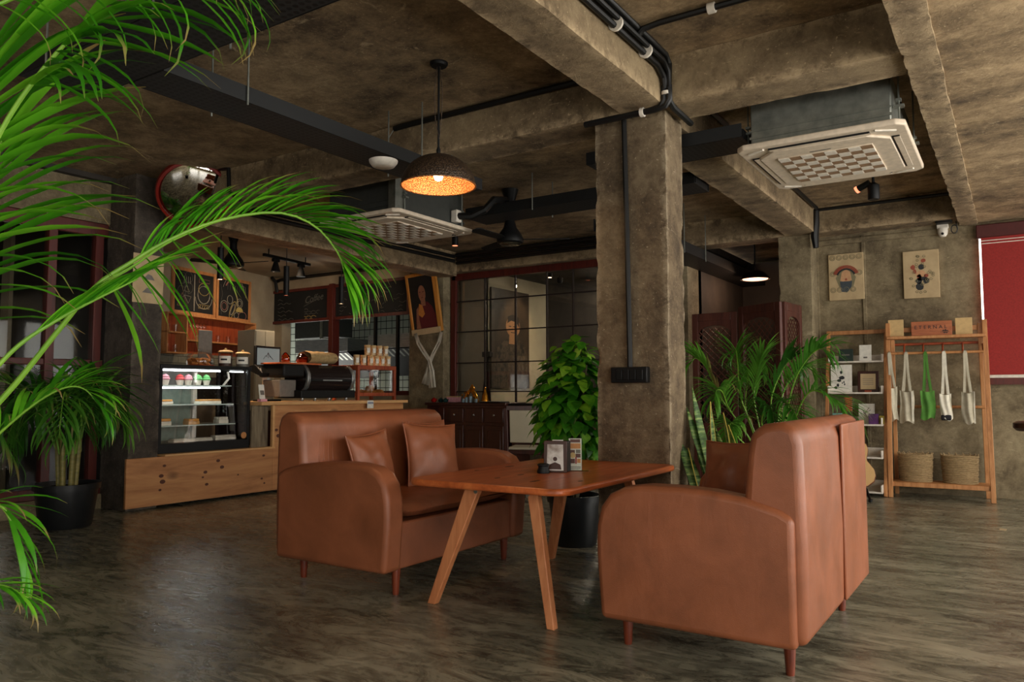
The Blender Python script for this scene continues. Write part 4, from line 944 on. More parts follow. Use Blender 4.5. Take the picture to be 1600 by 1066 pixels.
for k in range(6): m.tube([(-.018+k*.0072, -.058, .145), (-.015+k*.006, -.064, .78)], .0008, 4)
m.build('strings', K['chrome'], t)
t = thing('guitar_stand', 'black tubular floor stand carrying the guitar', 'stand', (gx.x-.075, 8.55, 0), .12)
for s in (-1, 1):
    MB().tube([(0, .12, .3), (s*.10, .02, .11), (s*.14, -.14, .015)], .012, 8).build('leg', K['black'], t, smooth=True)
    MB().tube([(s*.08, .05, .11), (s*.08, -.10, .10), (s*.08, -.115, .13)], .010, 8).build('arm', K['black'], t, smooth=True); MB().lathe([(0, 0), (.02, .004), (.02, .03), (0, .034)], 10, (s*.14, -.14, 0)).build('rubber_foot', K['black'], t)
MB().tube([(0, .12, .3), (0, .28, .015)], .012, 8).build('rear_leg', K['black'], t, smooth=True)
# folding screen
SY = 8.55
K['screen'] = wood('screen_wood', S(52, 24, 18), S(78, 38, 28), S(92, 50, 38), 'Z', 6, .5)
t = thing('folding_screen', 'tall dark carved wooden folding screen with arched lattice panels before the passage', 'screen', (at(1155, 560, 'Y', SY).x, SY, 0))
def panel(a, b, zt, arch=True, px=0):
    a, b = Vector(a), Vector(b); L = (b-a).length; d = (b-a).normalized(); M = Matrix.Translation(a) @ Matrix.Rotation(math.atan2(d.y, d.x), 4, 'Z')
    fr = MB().box(0, .07, -.02, .02, 0.02, zt, M).box(L-.07, L, -.02, .02, .02, zt, M).box(.07, L-.07, -.02, .02, zt-.09, zt, M).box(.07, L-.07, -.018, .018, .05, .75, M).build('panel_frame', K['screen'], t, bevel=.005)
    pts = [(.07, zt-.09), (.07, zt-.24)]+[(.07+(L-.14)*(1-math.cos(PI*k/10))/2, zt-.24+.10*math.sin(PI*k/10)) for k in range(11)]+[(L-.07, zt-.09)]
    MB().prism(pts, 'Y', -.015, .015, M).build('arch_head', K['screen'], fr)
    step = .075; n = int((L-.14+zt-.85)/step)+2; m = MB()
    for k in range(-20, 40):
        for s in (1, -1):
            x0 = .07; z0 = .75+k*step
            # diagonal strips clipped to the opening
            xa, xb = .07, L-.07; za = z0; zb_ = z0+s*(xb-xa)
            lo, hi = .75, zt-.17
            def clip(xa, za, xb, zb_):
                P = []
                for x, z, xo, zo in ((xa, za, xb, zb_), (xb, zb_, xa, za)):
                    if z < lo: f = (lo-z)/(zo-z) if zo != z else 2; x, z = x+(xo-x)*f, lo
                    elif z > hi: f = (hi-z)/(zo-z) if zo != z else 2; x, z = x+(xo-x)*f, hi
                    P.append((x, z))
                return P
            if max(za, zb_) <= lo or min(za, zb_) >= hi: continue
            (x1, z1), (x2, z2) = clip(xa, za, xb, zb_)
            if abs(x1-x2) < .02: continue
            m.bar(M @ Vector((x1, .003*s, z1)), M @ Vector((x2, .003*s, z2)), .008, .010, (0, 1, 0))
    m.build('lattice', K['screen'], fr)
r0 = Vector((at(1155, 560, 'Y', SY).x, SY, 0)); zt = at(1120, 489, 'Y', SY).z
q = [at(1083, 560, 'Y', SY+.02)-r0, Vector((0, 0, 0)), at(1222, 560, 'Y', SY-.3)-r0, at(1252, 560, 'Y', SY+.25)-r0]
for v in q: v.z = 0
panel(q[0], q[1]-Vector((.012, 0, 0)), zt); panel(q[1]+Vector((.012, 0, 0)), q[2], zt+.05); panel(q[2]+Vector((.015, .03, 0)), q[3], zt+.05)
# dim details in the passage
p = at(1142, 453, 'Y', 11.88); t = tag(MB().lathe([(.13, 0), (.14, .02), (.09, .03), (.0, .03)], 20).build('wall_vent', K['black'], smooth=True, loc=p, rot=(PI/2, 0, 0)), 'round black vent high on the far passage wall', 'vent')
p = at(1098, 472, 'Y', 11.86); t = thing('portrait_frame', 'small dark arched picture in the passage above the screen', 'picture', p)
MB().prism([(-.16, -.2), (.16, -.2), (.16, .1), (.1, .22), (0, .27), (-.1, .22), (-.16, .1)], 'Y', -.02, .02).build('frame', K['printblack'], t); MB().prism([(-.07, -.2), (.07, -.2), (.05, 0), (0, .05), (-.05, 0)], 'Y', -.024, -.018).build('figure', K['food2'], t)
# scrap and chair edge at the right border
p = at(1566, 828, 'Z', 0); tag(MB().prism([(-.02, -.03), (.025, -.035), (.03, .03), (-.015, .035)], 'Z', 0.0005, .004).build('paper_scrap', K['kraft2'], loc=p), 'tiny beige paper scrap lying on the floor at the right', 'paper')

q = at(1630, 662, 'Y', 6.2); t = thing('bar_stool', 'dark stool with a brown seat cut off by the right edge of the picture', 'stool', (q.x, 6.2, 0))
MB().lathe([(0, q.z-.05), (.15, q.z-.05), (.17, q.z-.03), (.17, q.z), (.15, q.z+.012), (0, q.z+.012)], 24).build('seat', K['darkwood'], t, smooth=True)
for k in range(4): a = PI/4+k*PI/2; MB().tube([(.11*math.cos(a), .11*math.sin(a), q.z-.04), (.12*math.cos(a), .12*math.sin(a), 0)], .014, 8).build('leg', K['black'], t, smooth=True)
MB().tube([(.115*math.cos(a), .115*math.sin(a), .28) for a in [2*PI*k/20 for k in range(21)]], .010, 6).build('foot_ring', K['black'], t, smooth=True)

# ================================================================== COUNTER, DISPLAY CASE, KITCHEN
CX = -6.90
t = thing('bar_counter', 'knotty pine bar counter base below and beside the cake display', 'counter', (CX, 5.9, 0))
MB().box(-.03, 0, 4.03-5.9, 5.70-5.9, .03, .49).build('low_panel', K['pine'], t, bevel=.003)
MB().box(-.03, 0, 5.70-5.9, 7.86-5.9, .03, .965).build('tall_panel', K['pine'], t, bevel=.003)
MB().box(-.62, .02, 4.40-5.9, 5.72-5.9, .49, .508).build('ledge', K['pine_edge'], t, bevel=.002)
MB().box(-.60, -.03, 5.72-5.9, 7.84-5.9, .02, .9).build('carcass', K['darkwood'], t)
MB().box(-.6, -.03, 4.42-5.9, 5.70-5.9, .02, .48).build('plinth', K['black'], t)
part(MB().box(-.10, -.075, 5.475-5.9, 5.69-5.9, .508, .965).build('weathered_board', K['oldwood'], t), 'grey weathered plank')
MB().box(-.03, .004, 5.69-5.9, 5.72-5.9, .508, .965).build('edge_strip', K['pine_edge'], t)
K['pineknot'] = plain('pine_knot', S(84, 42, 22), .6)
for px, py, a in ((257, 728, .016), (252, 744, .022), (254, 753, .026), (250, 766, .014), (341, 720, .02), (347, 730, .022), (321, 738, .02), (317, 746, .012), (323, 757, .018), (409, 748, .014), (413, 755, .012), (412, 712, .016), (432, 672, .02), (435, 681, .026), (372, 742, .01)):
    q = at(px, py, 'X', CX+.001)
    MB().prism([(q.y-5.9+a*1.15*math.cos(k*PI/5), q.z+a*.8*math.sin(k*PI/5)) for k in range(10)], 'X', -.002, .0008).build('knot', K['pineknot'], t)
t = tag(MB().box(CX-.72, CX+.05, 5.50, 7.90, .965, 1.003).build('bar_worktop', K['pine_edge'], bevel=.004), 'pale pine counter top running behind the left sofa', 'worktop')
# cake display case
DX0, DX1, DY0, DY1, DZ0, DZ1 = -7.56, -7.0, 4.40, 5.465, .508, 1.385
t = thing('display_case', 'black-framed glass cake display case with lit shelves on the pine counter', 'display case', (-7.28, 4.93, DZ0))
ox, oy = -7.28, 4.93
def D(m, x0, x1, y0, y1, z0, z1): return m.box(x0-ox, x1-ox, y0-oy, y1-oy, z0-DZ0, z1-DZ0)
D(MB(), DX0, DX1, DY0, DY1, DZ0, .60).build('base', K['black'], t, bevel=.004)
D(MB(), DX0, DX1+.01, DY0, DY1+.01, 1.345, DZ1).build('top_panel', K['black'], t, bevel=.004)
for x in (DX0+.015, DX1-.015):
    for y in (DY0+.015, DY1-.015): D(MB(), x-.015, x+.015, y-.015, y+.015, .6, 1.345).build('frame_post', K['black'], t)
D(MB(), DX1-.006, DX1-.001, DY0+.03, DY1-.03, .6, 1.345).build('front_pane', K['glass'], t)
D(MB(), DX0+.03, DX1-.03, DY1-.006, DY1-.001, .6, 1.345).build('side_pane', K['glass'], t)
K['rearglass'] = plain('dark_sliding_door', S(120, 138, 128), .25)
D(MB(), DX0, DX0+.006, DY0+.03, DY1-.28, .6, 1.345).build('rear_door', K['rearglass'], t)
part(D(MB(), DX0+.006, DX0+.04, 5.12, 5.17, .6, 1.345).build('shelf_rail', K['white'], t), 'white shelf rail')
shz2 = [at(300, p, 'X', -7.06).z for p in (602, 632, 664)]
K['shelf_glass'] = plain('pale_glass_shelf', S(196, 208, 200), .2)
K['led'] = glow('cool_led_strip', (.93, .98, 1, 1), 13)
for k, z in enumerate(shz2):
    D(MB(), DX0+.05, DX1-.06, DY0+.03, 5.27+.03*k, z-.012, z).build('glass_shelf', K['shelf_glass'], t, bevel=.002)
for z, y1 in ((1.335, 5.13), (shz2[0]-.022, 5.13)):
    part(D(MB(), DX1-.085, DX1-.065, DY0+.03, y1, z-.012, z+.004).build('light_strip', K['led'], t), 'glowing white light strip')
D(MB(), DX1-.10, DX1-.08, 5.27, DY1-.03, 1.325, 1.335).build('light_strip', K['led'], t)
MB().tube([(-7.2-ox, 5.32-oy, 1.33-DZ0), (-7.19-ox, 5.33-oy, 1.26-DZ0), (-7.22-ox, 5.28-oy, 1.18-DZ0)], .012, 8).build('cable', K['white'], t, smooth=True)
MB().lathe([(0, 0), (.035, 0), (.035, .002), (0, .002)], 16).build('sticker', K['food1'], t, rot=(0, PI/2, 0), loc=(DX1-ox+.001, 5.39-oy, .645-DZ0))
# cakes inside
cols = {'pinkcream': S(214, 150, 160), 'greencream': S(110, 190, 110), 'whitecream': S(232, 224, 206), 'sponge': S(206, 150, 80), 'glaze': S(220, 150, 60), 'redcream': S(190, 60, 60)}
for k, v in cols.items(): K[k] = plain(k, v, .6)
def cupcake(label, px, cream, lvl=0, z=None):
    p = at(px, 600, 'X', -7.14); t = thing('cupcake', label, 'cupcake', (-7.14, p.y, shz2[0]), 0, 'cupcakes on the top shelf of the display case')
    MB().lathe([(.028, 0), (.040, .055)], 14).build('paper_case', K['whitecream'], t, smooth=True)
    MB().lathe([(.042, .052), (.046, .065), (.036, .082), (.038, .09), (.02, .105), (0, .115)], 14).build('frosting', K[cream], t, smooth=True)
for px, cr, lb in ((258, 'pinkcream', 'cupcake with pink frosting nearest the wooden column'), (281, 'redcream', 'cupcake with red frosting on the top display shelf'), (294, 'pinkcream', 'cupcake with tall pink frosting in the middle of the display shelf'), (309, 'greencream', 'cupcake with green frosting, left of the two green ones'), (322, 'greencream', 'cupcake with green frosting at the right end of the row')): cupcake(lb, px, cr)
def slice_cake(label, px, lvl, w, h, m1, m2, name='cake_slice', cat='cake'):
    p = at(px, 620, 'X', -7.14); z = shz2[lvl] if lvl < 3 else .602
    t = thing(name, label, cat, (-7.14, p.y, z), 0, 'pastries in the display case')
    MB().box(-.05, .05, -w/2, w/2, 0, h*.6).build('sponge', K[m1], t, bevel=.004); MB().box(-.048, .048, -w/2+.004, w/2-.004, h*.6, h).build('topping', K[m2], t, bevel=.008)
slice_cake('golden pastry on the middle display shelf by the column', 258, 1, .12, .05, 'whitecream', 'glaze')
slice_cake('long cream slice cake on the middle display shelf', 325, 1, .26, .05, 'whitecream', 'sponge')
slice_cake('yellow cake wedge on the lower display shelf by the column', 256, 2, .12, .07, 'whitecream', 'glaze')
slice_cake('small orange pastry in the middle of the lower display shelf', 300, 2, .13, .06, 'sponge', 'glaze')
slice_cake('white cream cake piece on the lower display shelf', 346, 2, .12, .07, 'whitecream', 'whitecream')
slice_cake('pale tray of pastries on the floor of the display case, left', 300, 3, .45, .035, 'whitecream', 'whitecream', 'pastry_tray', 'tray')
slice_cake('pale tray of pastries on the floor of the display case, right', 350, 3, .26, .05, 'whitecream', 'whitecream', 'pastry_tray', 'tray')
# on top of the case
p = at(314, 568, 'X', -7.2)
t = thing('glass_cloche', 'domed glass cloche full of cookies on top of the display case', 'cloche', (-7.22, p.y, DZ1))
MB().lathe([(.135, .012), (.14, .03), (.138, .09), (.11, .135), (.05, .15), (0, .152)], 28, cap=False).build('dome', K['jar'], t, smooth=True)
MB().lathe([(.012, .15), (.022, .165), (.018, .185), (0, .19)], 14).build('knob', K['jar'], t, smooth=True); MB().lathe([(0, 0), (.145, 0), (.15, .012), (0, .013)], 28).build('plate', K['redwood'], t, smooth=True)
K['cookie'] = mottled('baked_cookie', [(.3, S(150, 84, 34)), (.7, S(206, 132, 64))], 30, rough=.8)
cookie = MB().lathe([(0, -.01), (.034, -.008), (.036, .004), (.02, .012), (0, .013)], 12).mesh('cookie', K['cookie'], 40)
for k in range(22):
    a = k*2.4; r = .10*math.sqrt((k % 11+.5)/11); o = tag(obj('cookie', cookie, None, Vector((-7.22, p.y, DZ1))+Vector((r*math.cos(a), r*math.sin(a), .03+.035*(k//11))), (.5*math.sin(k), .5*math.cos(k*1.7), k)), 'golden cookie piled inside the glass cloche on the display case', 'cookie', 'cookies under the cloche')
def jar(label, px, X, r, h, fill, lab=False):
    p = at(px, 570, 'X', X); t = thing('lidded_jar', label, 'jar', (X, p.y, DZ1), 0, 'lidded jars on the display case')
    MB().lathe([(r*.95, 0), (r, .01), (r, h*.78), (r*.9, h*.84)], 24, cap=False).build('jar_wall', K['jar'], t, smooth=True)
    MB().lathe([(0, .003), (r*.93, .003), (r*.93, h*.5), (0, h*.52)], 20).build('contents', K[fill], t, smooth=True)
    MB().lathe([(r*1.05, h*.82), (r*1.08, h*.86), (r*.8, h*.94), (r*.2, h*.97), (r*.18, h*1.06), (0, h*1.08)], 24).build('lid', K['kraft'], t, smooth=True)
    q = MB().add([(r*1.01*math.cos(a), r*1.01*math.sin(a), z) for z in (h*.2, h*.62) for a in [-1.6+k*.22 for k in range(9)]], [(k, k+1, 10+k, 9+k) for k in range(8)]).build('label_band', K['cardwhite'], t)
    MB().add([(r*1.02*math.cos(a), r*1.02*math.sin(a), z) for z in (h*.36, h*.46) for a in [-1.3+k*.15 for k in range(7)]], [(k, k+1, 8+k, 7+k) for k in range(6)]).build('label_print', K['printblack'], q)
jar('lidded glass jar beside the cookie cloche on the display case', 352, -7.2, .075, .19, 'coffeebrown'); jar('second lidded glass jar at the right of the display case top', 379, -7.2, .075, .18, 'printgrey')
p = at(322, 545, 'X', -7.45); z = at(322, 516, 'X', -7.45).z
t = thing('price_board', 'plain grey board standing behind the cookie cloche', 'board', (-7.47, p.y, DZ1)); MB().box(-.006, .006, -.085, .085, 0, z-DZ1).build('board', K['printgrey'], t, bevel=.003); MB().box(-.03, .03, -.05, .05, 0, .01).build('foot', K['black'], t)
# till monitor on its stand
p = at(417, 600, 'X', -7.42); za, zb_ = at(417, 541, 'X', -7.42).z, at(417, 571, 'X', -7.42).z; y0, y1 = at(396, 560, 'X', -7.42).y, at(439, 560, 'X', -7.42).y
t = thing('till_monitor', 'till monitor showing a grey mountain emblem, beside the display case', 'monitor', (-7.42, p.y, 1.003), .1); hw = (y1-y0)/2
MB().box(-.02, .015, -hw, hw, zb_-1.02, za-1.003).build('bezel', K['black'], t, bevel=.006)
K['screen_grey'] = glow('pale_screen', (.75, .8, .74, 1), .22)
sn = MB().box(.0145, .0165, -hw+.025, hw-.02, zb_-1.0, za-1.03).build('screen', K['screen_grey'], t)
mc_ = (za+zb_)/2-1.012
for a, b in (((-.08, -.035), (-.04, .01)), ((-.04, .01), (-.02, -.01)), ((-.03, -.0), (-.005, .045)), ((-.005, .045), (.03, -.01)), ((.015, .012), (.04, -.005)), ((.03, .0), (.075, -.035)), ((-.005, .045), (.0, -.02))): MB().bar((.0172, a[0], mc_+a[1]), (.0172, b[0], mc_+b[1]), .006, .001, (1, 0, 0)).build('emblem_stroke', K['printblack'], sn)
MB().bar((-.01, 0, .05), (-.01, 0, zb_-1.003), .05, .08, (1, 0, 0)).build('neck', K['white'], t); MB().box(-.10, .12, -.12, .12, 0, .02).build('foot', K['black'], t, bevel=.006)
MB().prism([(-.09, zb_-1.02), (-.09, zb_-1.06), (.12, zb_-1.14), (.14, zb_-1.1), (.03, zb_-1.0)], 'Y', -hw-.02, hw-.04).build('tablet', K['black'], t, bevel=.004)
p = at(412, 612, 'X', -7.0); t = thing('counter_card', 'pink-footed white payment card stand on the counter beside the display', 'card stand', (-7.02, p.y, 1.003), -.2)
MB().prism([(-.005, .03), (.005, .03), (-.035, .19), (-.042, .19)], 'Y', -.032, .032).build('card', K['cardwhite'], t); MB().box(-.04, .04, -.04, .04, 0, .03).build('foot', K['pinkcream'], t, bevel=.004)
MB().prism([(.0065, .075), (.0075, .075), (-.0125, .125), (-.0135, .125)], 'Y', -.022, .022).build('printed_square', K['printgrey'], t)
# espresso machine seen from behind
ya, yb = at(428, 600, 'X', -7.15).y, at(540, 600, 'X', -7.15).y; zt_ = at(480, 569, 'X', -7.1).z
t = thing('espresso_machine', 'black espresso machine with curved chrome ends on the counter', 'coffee machine', (-7.2, (ya+yb)/2, 1.003)); L = (yb-ya)/2; h = zt_-1.003
MB().box(-.26, .22, -L*.55, L, .035, .13).build('drip_base', K['black'], t, bevel=.01)
for y in (-L*.45, -L*.1, L*.3, L*.8): MB().lathe([(.018, 0), (.022, .04)], 10, (.17, y, 0)).build('foot', K['chrome'], t)
arc = [(.10, .11), (.17, .16), (.205, .24), (.20, .32), (.16, .39), (.11, h-.01)]
bk = arc+[(-.24, h-.01), (-.24, .11)]
K['smoke'] = plain('smoked_panel', S(38, 30, 28), .15)
MB().prism(bk, 'Y', -L*.30, L*.92).build('rear_panel', K['smoke'], t, bevel=.004)
for y in (-L*.36, L*.92):
    arc2 = [(x+.012, z) for x, z in arc]; MB().prism(arc2+[(x-.04, z) for x, z in reversed(arc2)], 'Y', y, y+.045).build('chrome_end', K['steel'], t, bevel=.004)
MB().box(.19, .218, -L*.26, L*.86, .235, .262).build('rear_bar', K['black'], t, bevel=.004); MB().box(.214, .222, L*.05, L*.6, .242, .256).build('badge_strip', K['steel'], t)
MB().box(-.26, .18, -L*.95, -L*.4, .28, h-.01).build('group_head', K['black'], t, bevel=.02); MB().box(-.2, .1, -L*.92, -L*.5, .05, .25).build('side_panel', K['printgrey'], t, bevel=.01)
part(MB().box(-.27, .16, -L*1.0, L*.1, h-.01, h+.008).build('cup_tray', K['rust'], t, bevel=.004), 'copper-coloured cup tray')
zc = 1.003+h+.009
for k, (px, r) in enumerate(((446, .055), (472, .075))):
    p = at(px, 560, 'X', -7.2); t = thing('amber_jar', ['small amber glass jar on the espresso machine', 'round amber glass bowl on the espresso machine beside the burlap sack'][k], 'jar', (-7.2, p.y, zc))
    K['amber'] = K.get('amber') or glass('amber_glass', (.75, .38, .15, 1), .05, .5)
    MB().lathe([(r*.7, 0), (r, .03), (r*.9, .08), (r*.55, .10)], 18).build('bowl', K['amber'], t, smooth=True); MB().lathe([(r*.8, 0.004), (r*.9, .03), (r*.8, .05), (0, .055)], 16).build('contents', K['rust'], t, smooth=True); MB().lathe([(r*.6, .1), (r*.3, .12), (0, .125)], 16).build('lid', K['amber'], t, smooth=True)
K['burlap'] = mottled('burlap', [(.3, S(150, 122, 80)), (.7, S(188, 160, 112))], 30, rough=.95, bump=.5, bscale=180)
ya2, yb2 = at(476, 560, 'X', -7.18).y, at(517, 560, 'X', -7.18).y
def sk(u, v):
    a = 2*PI*u; q = .5+.5*math.cos(PI*(v-.5)*.9); y = (ya2-yb2)/2+(yb2-ya2)*v+.02*noise.noise(Vector((u*6, v*5, 2)))
    return Vector((.14*math.cos(a)*q**.3, y, max(0.002, .075+.085*math.sin(a)*(.9 if v < .8 else 1.5-v*.75)+.012*noise.noise(Vector((u*9, v*6, 0))))))
t = thing('burlap_sack', 'folded burlap sack lying on the espresso machine', 'sack', (-7.18, (ya2+yb2)/2, zc)); MB().grid(sk, 20, 14).build('sack_cloth', K['burlap'], t, smooth=True)
MB().tube([sk(k/16, 1.0)+Vector((0, .002, 0)) for k in range(17)], .008, 5).build('rolled_hem', K['burlap'], t, smooth=True)
# red wooden bread cabinet
ya, yb = at(559, 600, 'X', -7.05).y, at(619, 600, 'X', -7.05).y; zt_ = at(590, 573, 'X', -7.05).z
t = thing('bread_cabinet', 'red-brown wooden bread cabinet with glass front at the counter end', 'cabinet', (-7.25, (ya+yb)/2, 1.003)); L = (yb-ya)/2; h = zt_-1.003; d0, d1 = -.26, .20
for y in (-L+.02, L-.02):
    for x in (d0+.02, d1-.02): MB().box(x-.02, x+.02, y-.02, y+.02, 0, h).build('post', K['redwood'], t, bevel=.003)
for z in (.075, h-.02): 
    for x in (d0+.02, d1-.02): MB().box(x-.018, x+.018, -L+.04, L-.04, z-.022, z+.022).build('rail', K['redwood'], t, bevel=.003)
MB().box(d0, d1, -L, L, h, h+.012).build('top', K['redwood'], t, bevel=.003); MB().box(d0+.02, d1-.02, -L+.02, L-.02, .06, .075).build('floor_board', K['redwood'], t)
for y in (-L+.02, L-.02):
    for z in (.075, h-.02): MB().box(d0+.04, d1-.04, y-.018, y+.018, z-.022, z+.022).build('side_rail', K['redwood'], t)
MB().box(d1-.022, d1-.018, -L+.04, L-.04, .097, h-.042).build('front_pane', K['dimglass'], t); MB().box(d0+.04, d1-.04, -L+.018, -L+.022, .097, h-.042).build('side_pane', K['dimglass'], t)
cyb = (ya+yb)/2
bun = MB().lathe([(0, 0), (.04, .005), (.05, .03), (.035, .058), (0, .068)], 12, sy=1.4).mesh('bread_roll', K['cookie'], 50)
for k, (dx, dy, dz) in enumerate(((.08, -.06, 0), (.05, .05, 0), (.10, .14, 0), (0, -.1, 0), (-.02, .1, 0), (.06, -.0, .05), (.02, .17, .0))):
    tag(obj('bread_roll', bun, None, (-7.25+dx, cyb+dy, 1.003+.076+dz), (0, 0, k)), 'golden bread roll inside the red-brown bread cabinet', 'bread', 'bread rolls in the cabinet')
# tins stacked on the cabinet
K['tinlabel'] = mottled('tin_label', [(.35, S(120, 78, 44)), (.5, S(190, 150, 100)), (.65, S(220, 204, 170))], 26, rough=.4)
zt2 = zt_+.013; jn = 0
def tin(px, row, label):
    p = at(px, 560, 'X', -7.1); t = thing('snack_jar', label, 'jar', (-7.1, p.y, zt2+row*.135), 0, 'snack jars stacked on the bread cabinet')
    MB().lathe([(.035, 0), (.038, .006), (.038, .11), (.034, .116)], 16).build('jar_wall', K['tinlabel'], t, smooth=True); MB().lathe([(.039, .112), (.040, .114), (.040, .132), (0, .133)], 16).build('lid', K['kraft'], t, smooth=True)
    MB().add([(.0385*math.cos(a), .0385*math.sin(a), z) for z in (.03, .09) for a in [-.9+.3*k for k in range(5)]], [(k, k+1, 6+k, 5+k) for k in range(4)]).build('paper_label', K['cardwhite'], t)
nm = ['first', 'second', 'third', 'fourth', 'fifth', 'sixth']
for k, px in enumerate((557, 568, 579, 588, 597, 606)): tin(px, 0, nm[k]+' snack jar from the left in the lower row on the bread cabinet')
for k, px in enumerate((574, 583, 592.5, 602)): tin(px, 1, nm[k]+' snack jar from the left in the upper row on the bread cabinet')
p = at(579, 632, 'X', CX+.06); t = thing('counter_tag', 'small white tag with blue print hanging on the counter edge above the sofa', 'tag', (CX+.056, p.y, p.z))
MB().box(-.004, .004, -.055, .055, -.05, .05).build('plate', K['cardwhite'], t, bevel=.003); K['printblue'] = plain('printed_blue', S(70, 84, 130), .5)
for k in range(5): MB().box(.0038, .0048, -.045+k*.02, -.032+k*.02, .005, .03).build('printed_mark', K['printblue'], t)
# chalk drawings on the slanted wall
K['chalkboard'] = mottled('chalkboard_black', [(.3, S(9, 10, 11)), (.7, S(20, 22, 22))], 3, rough=.8)
K['chalk'] = plain('chalk_white', S(150, 146, 132), .9); K['chalkp'] = plain('chalk_pink', S(150, 100, 90), .9); K['chalky'] = plain('chalk_yellow', S(170, 150, 84), .9); K['chalkdim'] = plain('chalk_faded', S(84, 84, 78), .9)
KM = Matrix.Rotation(KRZ, 4, 'Z')
def kthing(name, label, cat, s, z, off=.01): 
    p = KO+KD*s+KN*off; return thing(name, label, cat, (p.x, p.y, z), KRZ)
corn = [kpl(*q, .03) for q in ((270, 414), (391, 441), (391, 507), (267, 486))]
zT = (corn[0][1]+corn[1][1])/2; zB = (corn[2][1]+corn[3][1])/2; sL = (corn[0][0]+corn[3][0])/2; sR = (corn[1][0]+corn[2][0])/2; sM = kpl(337, 460, .03)[0]
def chalk_frame(label, s0, s1, z0, z1, art, wood_='rackwood'):
    w, h = abs(s1-s0), z1-z0; t = kthing('framed_chalkboard', label, 'chalkboard', (s0+s1)/2, z0)
    b = .05
    for x0, x1, a, c in ((-w/2, w/2, 0, b), (-w/2, w/2, h-b, h), (-w/2, -w/2+b, b, h-b), (w/2-b, w/2, b, h-b)): MB().box(x0, x1, 0, .035, a, c).build('frame_rail', K[wood_], t, bevel=.003)
    bd = MB().box(-w/2+b, w/2-b, .0, .018, b, h-b).build('board', K['chalkboard'], t); art(bd, w-2*b, h-2*b, b); return t
def cring(bd, x, z, r, mat='chalk', w=.008, sx=1, a0=0, a1=2*PI, tilt=0):
    n = 12; MB().tube([(-(x+r*sx*math.cos(a)*math.cos(tilt)-r*math.sin(a)*math.sin(tilt)), .0185, z+r*math.sin(a)*math.cos(tilt)+r*sx*math.cos(a)*math.sin(tilt)) for a in [a0+(a1-a0)*k/n for k in range(n+1)]], w/2, 4).build('chalk_stroke', K[mat], bd)
def cline(bd, pts, mat='chalk', w=.007): MB().tube([(-x, .0185, z) for x, z in pts], w/2, 4).build('chalk_stroke', K[mat], bd)
def art1(bd, w, h, b):     # two columns: glassware left, steaming cup right (x is positive to the right as seen)
    c = b+h/2; cline(bd, [(0, b+.02), (0, b+h-.02)], 'chalk', .02)
    for x, z in ((-.3, .32), (-.15, .36), (-.32, -.02), (-.14, .1)): cring(bd, x*w, c+z*h, .05*w*2, 'chalkdim', .008)
    cline(bd, [(-.42*w, c-.38*h), (-.3*w, c-.05*h), (-.16*w, c-.38*h), (-.42*w, c-.38*h)], 'chalkp'); cline(bd, [(-.25*w, c-.1*h), (-.08*w, c-.12*h), (-.15*w, c-.3*h), (-.25*w, c-.1*h)]); cline(bd, [(-.2*w, c+.15*h), (-.12*w, c+.0*h), (-.26*w, c+.0*h), (-.2*w, c+.15*h)])
    for k in range(4): cline(bd, [(-.26*w+.05*w*k, c+.2*h), (-.26*w+.05*w*k, c+.38*h)])
    cring(bd, .25*w, c-.02*h, .16*w, 'chalk', .012, 1, PI, 2*PI); cring(bd, .25*w, c-.02*h, .16*w, 'chalk', .008, 1, 0, 2*PI); cring(bd, .25*w, c+.12*h, .11*w, 'chalky', .008, 1.3); cring(bd, .25*w, c-.1*h, .2*w, 'chalk', .01, 1.1, PI, 2*PI)
    for z, m in ((.33, 'chalkp'), (-.33, 'chalky')): cline(bd, [(.12*w, c+z*h-.03), (.4*w, c+z*h-.02), (.4*w, c+z*h+.03), (.12*w, c+z*h+.03), (.12*w, c+z*h-.03)], m); 
    for k in range(4): cline(bd, [(.15*w+k*.06*w, c-.36*h), (.17*w+k*.06*w, c-.30*h)], 'chalky')
def art2(bd, w, h, b):
    c = b+h/2; cring(bd, 0, c+.16*h, .3*w, 'chalkp', .03, 1.0, .5, PI-.5); cring(bd, 0, c+.16*h, .36*w, 'chalk', .008, 1.0, .3, PI-.3)
    for k in range(6): cline(bd, [(-.2*w+k*.08*w, c+.24*h), (-.2*w+k*.08*w, c+.38*h), (-.17*w+k*.08*w, c+.38*h)], 'chalkdim')
    cline(bd, [(.2*w, c+.42*h), (.38*w, c+.40*h), (.40*w, c+.1*h)], 'chalk'); cline(bd, [(-.42*w, c+.35*h), (-.36*w, c+.1*h), (-.42*w, c-.2*h), (-.38*w, c-.45*h)], 'chalkdim')
    for x, z, r, sx, m, ti in ((-.12, -.02, .09, 1, 'chalk', 0), (-.3, -.22, .12, 1, 'chalk', 0), (-.3, -.22, .08, 1, 'chalkp', 0), (-.03, -.28, .2, .35, 'chalky', -.45), (-.03, -.28, .13, .35, 'chalk', -.45), (.2, -.08, .10, 1, 'chalk', 0), (.2, -.08, .06, 1, 'chalk', 0), (.3, -.42, .09, 1.5, 'chalkp', .1), (.1, -.42, .06, 1.3, 'chalk', .3)): cring(bd, x*w, c+z*h, r*w, m, .009, sx, tilt=ti)
    MB().prism([(-(.2*w+.12*w*math.cos(a)), c-.32*h+.11*w*math.sin(a)) for a in [PI*k/8 for k in range(9)]], 'Y', .018, .0195).build('chalk_fill', K['chalky'], bd)
chalk_frame('pine-framed chalkboard with a steaming cup drawing, left of the pair', sL, sM+.01, zB, zT, art1)
chalk_frame('pine-framed chalkboard with pastry drawings, right of the pair', sM-.01, sR, zB, zT, art2)
